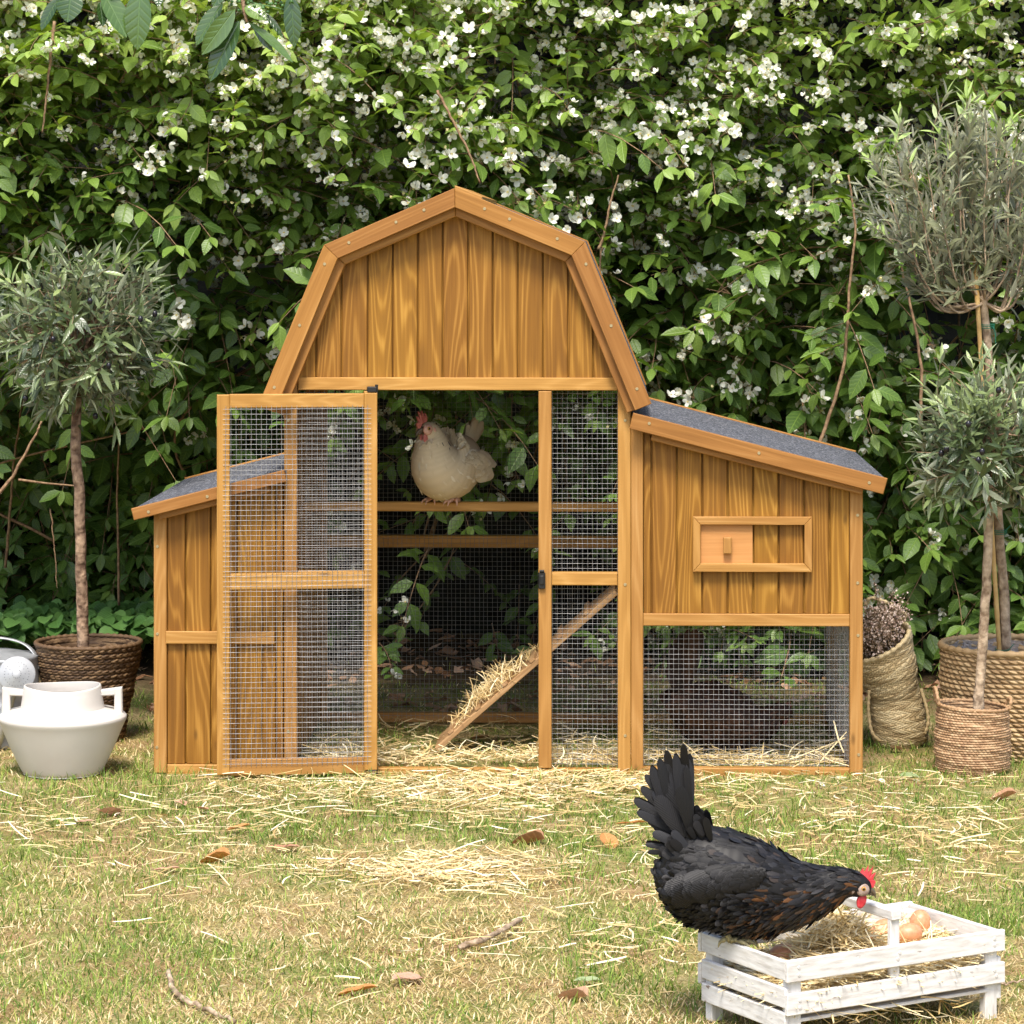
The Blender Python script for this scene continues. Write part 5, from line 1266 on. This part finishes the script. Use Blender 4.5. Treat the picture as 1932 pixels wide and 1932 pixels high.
def station_path(st, n=70):
    S = smoothline(st, n); T = np.gradient(S[:, :2], axis=0); T /= np.linalg.norm(T, axis=1)[:, None] + 1e-9
    return S, T
def hen(label, st, loc, rz, mats, colour, nfeath=2600, wing=None, tail=(), seed=1, head=None, legs=(), fsize=1.0, headyaw=0.0, shank='shank', fluff=None, lift=(.05, .24), combmat='comb'):
    rng = np.random.default_rng(seed); random.seed(seed)
    root = thing("hen", label, "hen", loc, rz)
    S, T = station_path(st); n = len(S); k = 40; a = np.arange(k) * 2 * PI / k
    Nn = np.stack([-T[:, 1], T[:, 0]], 1)
    yo = S[:, 4] if S.shape[1] > 4 else np.zeros(n)
    def surf(i, ph):
        h, w_ = S[i, 2], S[i, 3]; c, s_ = np.cos(ph), np.sin(ph)
        return np.stack([S[i, 0] + Nn[i, 0] * c * h, yo[i] + s_ * w_, S[i, 1] + Nn[i, 1] * c * h], -1)
    I, PHs = np.meshgrid(np.arange(n), a, indexing='ij'); V = surf(I.ravel(), PHs.ravel())
    i, j = np.meshgrid(np.arange(n - 1), np.arange(k), indexing='ij')
    f = np.stack([i * k + j, (i + 1) * k + j, (i + 1) * k + (j + 1) % k, i * k + (j + 1) % k], -1).reshape(-1, 4)
    mb = MB(); gcb = np.stack([np.zeros(n * k), np.repeat(np.arange(n), k) * .05, np.zeros(n * k)], 1)
    mb.add(V, f, gcb, np.full(n * k, .2)); mb.L += [np.arange(k), np.arange(k)[::-1] + (n - 1) * k]; mb.S += [np.array([k])] * 2
    mb.build("body", mats[0], root, smooth=True)
    # plumage
    fb = MB(); fn = int(n * .955)
    w_ = (S[:fn, 2] + S[:fn, 3]); w_ = w_ / w_.sum(); idx = rng.choice(fn, nfeath, p=w_); ph = rng.uniform(0, 2 * PI, nfeath)
    P = surf(idx, ph); bk = surf(np.maximum(idx - 3, 0), ph) - P; bk /= np.linalg.norm(bk, axis=1)[:, None] + 1e-9; nv = np.stack([Nn[idx, 0] * np.cos(ph) * S[idx, 3], np.sin(ph) * S[idx, 2], Nn[idx, 1] * np.cos(ph) * S[idx, 3]], 1); nv /= np.linalg.norm(nv, axis=1)[:, None] + 1e-9
    back = bk; nv = nv - bk * (nv * bk).sum(1)[:, None]; nv /= np.linalg.norm(nv, axis=1)[:, None] + 1e-9
    t = idx / n; lowb = -np.cos(ph)
    fw = back + nv * rng.uniform(*lift, nfeath)[:, None] + rng.normal(0, .10, (nfeath, 3)) + np.array([0, 0, -.12])
    neck = np.clip((t - .62) / .25, 0, 1)
    sz = (.025 * (1 - neck) + .017 * neck) * rng.uniform(.75, 1.15, nfeath) * fsize
    sz *= np.where(t > .88, .6, 1)
    if fluff: sz = np.where((lowb > .1) & (t < .55), sz * .8, sz); fw = np.where(((lowb > .1) & (t < .55))[:, None], fw + nv * .25 + rng.normal(0, .2, (nfeath, 3)), fw)
    Rm = frames(fw, nv + rng.normal(0, .22, (nfeath, 3))); rc = np.array([colour(rng, P[q, 0], P[q, 2], lowb[q], t[q]) for q in range(nfeath)])
    which = np.where((neck > .2) | ((t > .4) & (lowb > -.2)), 2 + rng.integers(0, 2, nfeath), rng.integers(0, 2, nfeath))
    for q, tp in enumerate((FT[0], FT[1], HT[0], HT[1])):
        s_ = which == q; inst(fb, tp, Rm[s_], P[s_] - nv[s_] * .001, sz[s_] * (1.35 if q > 1 else 1), rc[s_])
    fb.build("plumage", mats[0], root, smooth=True)
    if wing:
        (wx, wz), (wl, wh, wt), wa, wy = wing
        for sd in (-1, 1):
            wb = MB(); ca, sa = math.cos(wa), math.sin(wa)
            RA = np.array([[ca, 0, -sa], [0, 1, 0], [sa, 0, ca]]); c0 = np.array([wx, sd * wy, wz])
            wb.ball(c0, (wl * .93, wt * .9, wh * .93), 24, colour(rng, wx, wz, 0, .3), RA)
            for row, (t0, t1, m, fl) in enumerate(((.97, -.1, 170, .028), (.5, -.5, 110, .040), (.1, -.8, 60, .058))):
                for q in range(m):
                    xx = rng.uniform(min(t0, t1), max(t0, t1)); zz = rng.uniform(-.85, .85) * math.sqrt(max(.02, 1 - xx * xx)); 
                    yy = math.sqrt(max(0.03, 1 - xx * xx - zz * zz)) + .05 * (2 - row) 
                    l_ = np.array([xx * wl, sd * yy * wt, zz * wh]); p = c0 + RA @ l_
                    nv1 = nrm(RA @ np.array([xx / wl * .3, sd * yy / wt, zz / wh])); f_ = RA @ np.array([-1, sd * .03, -zz * .25]) + nv1 * .06 + rng.normal(0, .05, 3)
                    put(wb, FT[q % 3], f_, nv1, p, fl * rng.uniform(.8, 1.1) * fsize, mats[2](rng) if len(mats) > 2 else colour(rng, p[0], p[2], 0, .35))
            wb.build("wing", mats[0], root, smooth=True)
    if tail:
        tb = MB()
        for q, (bx, bz, tx, tz, wd) in enumerate(tail):
            for sd in (-1, 1):
                b0 = np.array([bx, sd * .010, bz]); q2_ = .034 * min(1, max(0, q - 20)) * rng.random() if len(tail) > 30 else 0; b0[1] += sd * q2_; t0 = np.array([tx, sd * (.012 + .004 * (q % 3) + q2_) + rng.normal(0, .006), tz]); L = np.linalg.norm(t0 - b0)
                tp = leaf(wd / L * 1.0, -.2, .10, (0, .2, .5, .8, .94, 1), (.4, .8, 1, 1, .75, .25))
                put(tb, tp, t0 - b0, np.array([0.25, sd * 1.0, .1]), b0, L * 1.02, mats[1](rng))
        tb.build("tail", mats[0], root, smooth=True)
    # head
    hx, hz, pitch, hr, hy = head; cp, sp_ = math.cos(pitch), math.sin(pitch); cy_, sy_ = math.cos(headyaw), math.sin(headyaw)
    RH = np.array([[cy_, -sy_, 0], [sy_, cy_, 0], [0, 0, 1]]) @ np.array([[cp, 0, -sp_], [0, 1, 0], [sp_, 0, cp]]); c0 = np.array([hx, hy, hz])
    def add_h(name, build, mat, parent=root):
        m2 = MB(); build(m2); m2.V = [v @ RH.T * hr + c0 for v in m2.V]; return m2.build(name, mat, parent, smooth=name != "comb")
    pts = [(-.1, .75), (-.25, 1.15), (-.15, 1.75), (.10, 1.35), (.25, 2.15), (.45, 1.5), (.68, 2.2), (.78, 1.4), (1.08, 1.75), (1.05, 1.1), (1.35, 1.0), (1.35, .45), (1.15, .3), (.6, .72)]
    def comb(m2):
        Pn = np.array(pts); cen = np.array([.6, .9]); nP = len(Pn); ys = (-.13, .13)
        v = np.concatenate([np.stack([Pn[:, 0], np.full(nP, y), Pn[:, 1]], 1) for y in ys] + [np.array([[cen[0], y * 1.7, cen[1]] for y in ys])])
        f_ = []
        for q in range(nP): r_ = (q + 1) % nP; f_ += [(q, r_, nP + r_, nP + q), (r_, q, 2 * nP), (nP + q, nP + r_, 2 * nP + 1)]
        m2.add(v, f_)
    add_h("comb", comb, M[combmat])
    def wat(m2):
        for sd in (-1, 1): m2.ball((.75, sd * .30, -1.05), (.42, .16, .72), 14); 
    add_h("wattles", wat, M[combmat])
    def beak(m2):
        m2.tube(smoothline([(.8, 0, .15), (1.25, 0, .12), (1.65, 0, -.10), (1.85, 0, -.42)], 8), [.42, .34, .28, .22, .17, .12, .07, .02], 10)
        m2.tube([(.8, 0, -.12), (1.25, 0, -.16), (1.6, 0, -.28)], [.3, .2, .04], 8)
    add_h("beak", beak, M['beak'])
    def face(m2):
        for sd in (-1, 1): m2.ball((.42, sd * .56, .0), (.66, .36, .62), 16); m2.ball((-.35, sd * .80, -.35), (.2, .13, .36), 10)
    fc = add_h("face_skin", face, head_skin[0])
    for sd in (-1, 1):
        ey = add_h("eye", lambda m2: m2.ball((.48, sd * .84, .14), (.24, .12, .24), 14), M['iris'])
        add_h("pupil", lambda m2: m2.ball((.50, sd * .93, .14), (.12, .07, .12), 10), M['eye'], ey)
    for (fx, fy, fz, top) in legs:
        lb = MB(); toes = [((.0, 0), .9), ((.55, 0), .9), ((-.55, 0), .9)]
        lb.tube(smoothline([np.array(top), (np.array(top) + np.array([fx, fy, fz])) / 2 + np.array([-.004, 0, 0]), np.array([fx, fy, fz + .007])], 7), [.011, .009, .0062, .0055, .0052, .0055, .006], 9)
        for ang, L in ((0, .040), (.55, .034), (-.55, .034), (PI, .018)):
            dx, dy = math.cos(ang), math.sin(ang); c1 = np.array([fx, fy, fz + .006])
            tp_ = [c1, c1 + np.array([dx * L * .35, dy * L * .35, .004]), c1 + np.array([dx * L * .7, dy * L * .7, .001]), c1 + np.array([dx * L, dy * L, -.0025]), c1 + np.array([dx * L * 1.18, dy * L * 1.18, -.012])]
            lb.tube(smoothline(tp_, 9), [.005, .0045, .0045, .0042, .0045, .0036, .0030, .0018, .0006], 7)
        lb.build("leg", M[shank], root, smooth=True)
    return root
head_skin = [noisy("grey_face_skin", (.20, .13, .10), (.38, .27, .22), 90, .6, .4, .001)]

# black hen on the crate
BLK = [(0, (.005, .0045, .0045)), (.35, (.010, .009, .0095)), (.6, (.016, .016, .019)), (.78, (.028, .024, .024)), (.86, (.05, .028, .015)), (1, (.15, .06, .018))]
mblk = fmat("black_feather", BLK, .5, .28, .12)
SB = .000905
def bp(px, py): return ((px - 1385) * SB, (1768 - py) * SB)
stB = [(*bp(x, y), h * SB, w_ * SB) for x, y, h, w_ in ((1244, 1626, 5, 5), (1250, 1628, 34, 26), (1262, 1630, 60, 46), (1284, 1634, 80, 60), (1312, 1640, 91, 70), (1345, 1648, 93, 76), (1380, 1655, 92, 77), (1415, 1664, 88, 74), (1450, 1671, 80, 68), (1485, 1674, 69, 58), (1520, 1671, 56, 46), (1552, 1664, 44, 35), (1580, 1656, 33, 26), (1602, 1654, 26, 21), (1622, 1660, 21, 17), (1634, 1668, 13, 11), (1640, 1673, 3, 3))]
def cblk(rng, x, z, low, t):
    if low > -.15 and .42 < t < .86 and rng.random() < .24: return rng.uniform(.84, .97)
    if rng.random() < .04: return rng.uniform(.8, .86)
    return rng.uniform(.0, .74)
tailB = [(*bp(1300 - (k % 6) * 5, 1548 + (k % 6) * 6), *bp(x, y), w_ * SB * .74) for k, (x, y, w_) in enumerate(((1296, 1440, 18), (1284, 1446, 18), (1266, 1452, 18), (1248, 1468, 18), (1232, 1486, 18), (1222, 1504, 18), (1302, 1416, 22), (1291, 1398, 24), (1276, 1418, 25), (1259, 1410, 26), (1246, 1425, 27), (1231, 1440, 27), (1218, 1456, 27), (1210, 1478, 26), (1197, 1500, 24), (1203, 1522, 22), (1222, 1538, 22)))]
_r = random.Random(5)
for _k in range(70):
    _t = _r.random(); _bx, _by = 1276 + 62 * _t + _r.uniform(-5, 5), 1612 - 52 * min(1, _t * 1.4) + 8 * _t + _r.uniform(-6, 6); _a = math.radians(136 - 30 * _t + _r.uniform(-10, 10)); _l = _r.uniform(24, 44)
    tailB.append((*bp(_bx, _by), *bp(_bx + _l * math.cos(_a), _by - _l * math.sin(_a)), _r.uniform(11, 17) * SB))
tailB += [(*bp(1300, 1560), *bp(1262, 1470), 30 * SB), (*bp(1290, 1566), *bp(1240, 1490), 30 * SB), (*bp(1306, 1560), *bp(1284, 1470), 26 * SB), (*bp(1272, 1592), *bp(1216, 1584), 10 * SB), (*bp(1270, 1598), *bp(1222, 1596), 10 * SB), (*bp(1284, 1580), *bp(1230, 1560), 18 * SB)]
hb = org + lx * .012 + ly * (LY * .66); hb[2] = .154
head_skin[0] = noisy("grey_face_skin", (.22, .15, .12), (.40, .30, .25), 90, .6, .4, .001)
hen("black hen with copper flecked breast perched on the edge of the white crate", stB, hb, -.08, (mblk, lambda r: r.uniform(.05, .6), lambda r: r.uniform(.0, .45)), cblk, 10500,
    wing=(bp(1372, 1640), (76 * SB, 36 * SB, 15 * SB), .20, 68 * SB), tail=tailB, seed=2, head=(*bp(1616, 1661), -.35, .0190, 0), legs=((-.008, -.020, -.002, (-.015, -.022, .045)), (.004, .030, -.002, (-.01, .03, .045))), fluff=True)
# brown hen in the lower run
BRN = [(0, (.022, .009, .005)), (.4, (.045, .018, .008)), (.8, (.09, .036, .014)), (1, (.16, .07, .03))]
mbrn = fmat("russet_feather", BRN, .55, .25)
s9 = .00072
def bq(px, py): return ((px - 1352) * s9 * 1.42, (1425 - py) * s9 * 1.95)
def W_(u, v, z=0.0): return np.array([u * CT + v * ST, -u * ST + v * CT, z])
S2 = .00139
def b2(px, py): return ((px - 1345) * S2, (1423 - py) * S2)
stR = [(*b2(x, y), h * S2, w_ * S2) for x, y, h, w_ in ((1277, 1300, 4, 4), (1281, 1306, 24, 18), (1292, 1318, 42, 34), (1315, 1336, 58, 46), (1345, 1350, 62, 50), (1378, 1360, 58, 48), (1408, 1366, 48, 40), (1432, 1366, 36, 30), (1452, 1358, 26, 21), (1468, 1348, 20, 16), (1482, 1346, 16, 13), (1492, 1350, 9, 8), (1496, 1353, 2, 2))]
tailR = [(*b2(1300 - k * 3, 1290 + k * 3), *b2(x, y), 20 * S2) for k, (x, y) in enumerate(((1325, 1195), (1312, 1188), (1300, 1190), (1288, 1196), (1278, 1206), (1270, 1220), (1266, 1238), (1264, 1256)))]
uv = C2(1345, 1423, .34)
hen("dark russet brown hen standing behind the wire mesh of the lower run", stR, W_(uv[0], .34), 0.05, (mbrn, lambda r: r.uniform(0, .5), lambda r: r.uniform(0, .7)), lambda rng, x, z, low, t: rng.uniform(0, .8), 2200,
    wing=(b2(1345, 1345), (62 * S2, 28 * S2, 10 * S2), -.25, 44 * S2), tail=tailR, seed=4, head=(*b2(1478, 1347), -.3, .0165, 0), legs=((0, -.03, 0, (-.01, -.03, .11)), (.03, .03, 0, (.0, .03, .11))), fsize=1.15, combmat='dullcomb')
# white hen on the perch
WHT = [(0, (.56, .45, .29)), (.5, (.68, .58, .41)), (.85, (.76, .70, .56)), (.9, (.10, .09, .09)), (1, (.02, .02, .022))]
mwht = fmat("cream_feather", WHT, .75, .15, .10)
head_skin[0] = noisy("pink_face_skin", (.55, .28, .22), (.66, .42, .34), 90, .6, .4, .001)
stW = [(-.118, .150, .004, .004), (-.112, .146, .03, .026), (-.098, .136, .052, .045), (-.072, .120, .071, .064), (-.036, .105, .084, .078), (.002, .098, .090, .085), (.036, .100, .088, .082), (.062, .112, .074, .070), (.076, .132, .062, .060), (.084, .152, .052, .050), (.090, .172, .043, .042), (.097, .190, .033, .031), (.109, .201, .0225, .0205), (.120, .206, .013, .012), (.124, .205, .003, .003)]
stW = [(x, z * 1.0 - .004, h, w_) for x, z, h, w_ in stW]
def cwht(rng, x, z, low, t):
    if .58 < t < .86 and low < .45 and rng.random() < .5: return rng.uniform(.88, .99)
    return rng.uniform(0, .82)
tailW = [(-.085, .135, -.185 + .012 * k, .215 - .006 * abs(k - 4), .022) for k in range(8)] + [(-.09, .11, -.165, .075, .05), (-.09, .10, -.150, .045, .05)]
pc = C2(838, 955, .36)
zp = zk(947, .36)
hen("cream white hen with black necklace sitting on the upper perch", stW, W_(pc[0] + .01, .36, zp), math.radians(-118), (mwht, lambda r: r.uniform(.0, .6), lambda r: r.uniform(0, .7)), cwht, 2600,
    wing=((-.012, .100), (.062, .044, .010), .22, .074), tail=tailW, seed=6, head=(.110, .201, -.30, .0235, 0), legs=((.012, -.035, .0, (.0, -.035, .03)), (.012, .032, .0, (0, .03, .03))), headyaw=-.35, shank='pinkshank', fsize=.8, lift=(.015, .08), combmat='palecomb')

# ------------------------------------------------------------------ laurel overhanging the top left
M['laurel'] = leafmat("laurel_leaf", [(0, (.020, .050, .012)), (.5, (.055, .11, .028)), (.8, (.11, .19, .045)), (1, (.24, .34, .07))], .2, .18, .3, .8)
def laurel():
    d = 6.1; tr = np.array([-1.55, d - D0 + .1, 0])
    root = thing("laurel_tree", "glossy large-leaved laurel whose leaves hang into the top left of the view", "tree", tr)
    q = lambda px, py, dy=0: A(px, py, d + dy) - tr
    trunk(root, [(0, 0, 0), (-.05, .05, 1.0), (.02, .02, 1.7), (.1, .0, 2.25)], [.05, .042, .034, .025], M['bark'])
    br = MB()
    for pts in ([(.1, 0, 2.2), q(60, -120), q(150, -60), q(190, -20), q(262, -22)], [q(60, -120), q(250, -90), q(400, -50), q(452, -12), q(460, 18), q(466, 42)], [q(400, -50), q(500, -30), q(535, -6)], [q(150, -60), q(112, -20), q(108, 0)]):
        br.tube(smoothline(pts, 16), np.linspace(.008, .003, 16), 6)
    br.build("branches", M['bark'], root, smooth=True)
    lf = MB()
    def L(a, b_, w_, r, roll=0.0, dy=0.0, tip=-.01):
        p, e = q(*a, dy), q(*b_, dy + tip * 2); v = e - p; ln = np.linalg.norm(v)
        put(lf, leaf(w_ * d / F / ln, .32, .12, (0, .12, .3, .5, .72, .9, 1), (.06, .5, .88, 1, .85, .45, .03)), v, np.array([roll, -1, .35]), p, ln, r)
    for a in (((112, -6), (74, 54), 26, .1, -.4), ((135, -22), (127, 40), 50, .3, .2), ((192, -18), (242, 66), 46, .62, .5), ((266, -24), (256, 92), 52, .55, -.1), ((188, 4), (196, 48), 20, .05, .5), ((300, -24), (299, 10), 24, .1, 0),
              ((443, 17), (381, 102), 38, .62, .35), ((420, 6), (366, 82), 34, .45, -.3, .03), ((452, 40), (391, 150), 44, .15, -.2, .01), ((468, 42), (557, 110), 22, .68, .9), ((478, 44), (512, 96), 18, .2, -.6, .02), ((497, 22), (536, 68), 14, .15, .4, .02), ((548, -14), (556, 88), 34, .2, .1), ((462, 12), (502, 34), 34, .85, .4),
              ((440, -50), (400, 10), 36, .3, 0), ((330, -60), (300, -4), 34, .3, 0), ((230, -80), (210, -10), 36, .4, .3), ((90, -90), (60, -12), 36, .3, 0), ((30, -120), (-20, -30), 36, .3, 0), ((560, -60), (620, -14), 34, .4, 0)): L(*a)
    lf.build("foliage", M['laurel'], root, smooth=True)
    be = MB(); rng = np.random.default_rng(2)
    for k in range(46): be.ball(q(rng.uniform(425, 552), rng.uniform(-14, 24) , rng.uniform(-.03, .03)), (.0035,) * 3, 8)
    be.tube(smoothline([q(452, -8), q(480, 6), q(520, 14), q(552, 24)], 8), .0012, 4)
    be.build("berries", plain("green_berry", (.06, .15, .03), .35), root, kind="stuff", smooth=True)
laurel()

# ------------------------------------------------------------------ ground cover and leaf litter at the hedge's foot
def cover():
    rng = np.random.default_rng(9); mb = MB(); V = leaf(1.0, .35, .1, (0, .1, .35, .65, .9, 1), (.3, .8, 1, .92, .5, .05), 0)
    n = 900; px = rng.uniform(-60, 300, n); py = rng.uniform(1120, 1205, n); py = np.where(px > 100, py + 0, py)
    for x_, y_ in zip(px, py):
        dd = rng.uniform(9.45, 9.9); gy = dd - D0; zmax = HC - (y_ - YH) * dd / F
        if zmax < .01 or zmax > .19: continue
        p = np.array([(x_ - 966) * dd / F, gy, zmax]); az = rng.uniform(0, 2 * PI)
        put(mb, V, (math.cos(az), math.sin(az) - .6, -.35), (rng.normal(0, .25), -.55, 1), p, rng.uniform(.035, .06), rng.random() * .99)
    mb.build("ground_cover", leafmat("violet_leaf", [(0, (.035, .09, .02)), (.5, (.07, .16, .035)), (1, (.12, .24, .06))], .45, .2, .4), kind="stuff", smooth=True)["label"] = "low round-leaved green ground cover at the foot of the hedge"
    mb = MB(); n = 1500; x = rng.uniform(-2, 2, n); y = rng.uniform(1.0, 2.7, n); k = (vnoise(x, y, 6, 3) > .35) | (y > 1.7); x, y = x[k], y[k]
    T = [leaf(.5, .5, .3, curl=2), leaf(.6, -.4, .4), leaf(.45, .3, -.2)]
    for x_, y_ in zip(x, y):
        az = rng.uniform(0, 2 * PI); put(mb, T[rng.integers(0, 3)], (math.cos(az), math.sin(az), rng.normal(0, .15)), (rng.normal(0, .3), rng.normal(0, .3), 1), (x_, y_, rng.uniform(.004, .02)), rng.uniform(.03, .07), rng.random() * .99)
    mb.build("leaf_litter", M['deadleaf'], kind="stuff", smooth=True)["label"] = "brown fallen leaf litter under the hedge"
M['deadleaf'] = leafmat("dead_leaf", [(0, (.10, .045, .02)), (.4, (.26, .13, .06)), (.75, (.42, .24, .14)), (1, (.50, .34, .24))], .6, .12, .4, .3)
cover()

# single fallen leaves and sticks on the lawn
M['pinkleaf'] = leafmat("dry_pink_leaf", [(0, (.40, .20, .12)), (1, (.52, .32, .22))], .6, .1, .4, .3)
M['orangeleaf'] = leafmat("dry_orange_leaf", [(0, (.40, .17, .05)), (1, (.50, .25, .09))], .55, .1, .4, .35)
M['greenleaf'] = leafmat("pale_green_leaf", [(0, (.24, .30, .14)), (1, (.32, .38, .20))], .5, .15, .4, .3)
M['yellowleaf'] = leafmat("yellow_leaf", [(0, (.55, .36, .03)), (1, (.62, .40, .05))], .5, .2, .4, .3)
def fallen(px, py, L, az, mat, label, curl=.5, w_=.5, tilt=.15, z=.014):
    mb = MB(); T = leaf(w_, curl, .5 * curl, (0, .12, .3, .5, .72, .9, 1), (.06, .55, .9, 1, .85, .45, .03), .6)
    v = T[0].copy(); v[:, 1] -= .5; v[:, 2] += .25 * curl * v[:, 1] ** 2 * 2
    mb.add(v * L, T[1], T[2], random.random()); p = G(px, py); p[2] = z
    o = mb.build("fallen_leaf", M[mat], smooth=True, loc=p); o.rotation_euler = (tilt, random.uniform(-.2, .2), math.radians(az))
    tag(o, label, "leaf", "fallen leaves on the lawn")
for a in ((204, 1542, .075, 150, 'pinkleaf', "upright pinkish dead leaf on the grass below the ceramic pot", .5, .75, .6), (398, 1630, .085, 75, 'orangeleaf', "curled orange-brown dead leaf on the lawn below the open door", 1.2, .5, .1),
          (535, 1608, .075, 95, 'pinkleaf', "flat pink dead leaf among straw below the open door's right edge", .2, .5, .1), (992, 1594, .080, 80, 'deadleaf', "curled reddish brown leaf in the middle of the lawn", 1.3, .6, .3),
          (1148, 1598, .062, 20, 'orangeleaf', "upright orange leaf left of the black hen's tail", .4, .7, .7), (1190, 1562, .075, 95, 'orangeleaf', "long thin orange leaf just behind the black hen's tail", .3, .35, .1),
          (160, 1600 - 40, .04, 100, 'pinkleaf', "small pink leaf scrap in the straw at the left", .3, .5, .1), (315, 1650, .06, 100, 'pinkleaf', "pale pink leaf lying left of the curled orange leaf", .3, .45, .1),
          (672, 1990 - 3 * 37, .075, 95, 'orangeleaf', "narrow orange leaf at the bottom of the lawn left of the pink one", .6, .35, .1), (770, 1858, .070, 125, 'pinkleaf', "broad pinkish leaf on the lawn below the bark stick", .35, .6, .3),
          (1078, 1905 - 15, .062, 60, 'deadleaf', "folded rust brown leaf near the bottom middle of the lawn", 1.2, .6, .3), (1108, 1862, .050, 95, 'greenleaf', "pale greenish white leaf near the bottom of the lawn", .4, .5, .2),
          (875, 1456, .085, 105, 'greenleaf', "pale green leaf leaning on the sill of the coop door opening", .5, .6, .5), (1690, 1420, .048, 150, 'pinkleaf', "small pink leaf on the grass below the palm-leaf bag", .3, .7, .5),
          (1715, 1474, .05, 90, 'greenleaf', "pale green lobed leaf on the grass left of the jute basket", .3, .8, .2), (1885, 1512, .08, 80, 'deadleaf', "curled brown leaf on the grass below the jute basket", 1.2, .45, .1),
          (905, 1400, .055, 110, 'orangeleaf', "brown leaf on the straw inside the coop doorway", .6, .45, .2), (225, 1196, .11, 95, 'yellowleaf', "large yellow leaf behind the dark braided basket", .3, .6, .5), (380, 1535, .04, 60, 'pinkleaf', "small rosy leaf in the straw before the open door", .4, .6, .2),
          (450, 1570, .06, 110, 'orangeleaf', "thin tan leaf above the curled orange leaf", .5, .4, .1), (340, 1524, .045, 40, 'pinkleaf', "little pinkish leaf right of the upright one", .3, .7, .3)): fallen(*a)
def stick(pts, rad, label, z=.012):
    P = np.array([G(x, y) + np.array([0, 0, z + dz]) for x, y, dz in pts]); o_ = P[0].copy(); n = 24
    Q = smoothline(P - o_, n); Q += RNG.normal(0, .0012, Q.shape); r = np.linspace(rad, rad * .8, n) * (1 + RNG.normal(0, .09, n))
    ob = MB().tube(Q, r, 9).build("stick", M['bark2'], smooth=True, loc=o_); tag(ob, label, "stick", "sticks on the lawn")
stick([(866, 1800, 0), (885, 1797, .004), (910, 1790, .004), (945, 1772, .004), (982, 1751, .006)], .0065, "knobbly brown bark stick lying in the middle foreground")
stick([(318, 1848, .004), (324, 1875, .002), (345, 1895, 0), (375, 1910, 0), (415, 1928, 0), (440, 1940, 0)], .0050, "pale bent stick at the bottom left of the lawn")
stick([(1888, 1872, .0), (1905, 1871, 0), (1945, 1866, .002)], .0022, "thin brown twig on the grass right of the crate", .016)
# a few daisies
def daisies():
    rng = np.random.default_rng(1); d0 = None
    for k, (px, py, wh) in enumerate(((1717, 1466, "just left of the jute basket's pale leaf"), (1728, 1480, "below the pale green lobed leaf"), (1660, 1478, "right of the coop's corner post"), (1592, 1494, "below the right end of the coop"), (1545, 1486, "in front of the run's bottom rail"))):
        mb = MB(); T = leaf(.35, .1, 0, (0, .5, 1), (.5, 1, .4))
        for j in range(12): a = j * PI / 6; put(mb, T, (math.cos(a), math.sin(a), .15), (0, 0, 1), (0, 0, .018), .009, .1)
        mb.ball((0, 0, .019), (.003, .003, .002), 8, r=.99); mb.tube([(0, 0, 0), (0, 0, .018)], .0006, 4)
        p = G(px, py + 6); o_ = mb.build("daisy", M['petal'], smooth=True, loc=p); o_.rotation_euler = (.5, 0, rng.uniform(0, 3)); tag(o_, "tiny white daisy in the grass " + wh, "daisy", "daisies in the lawn")
daisies()
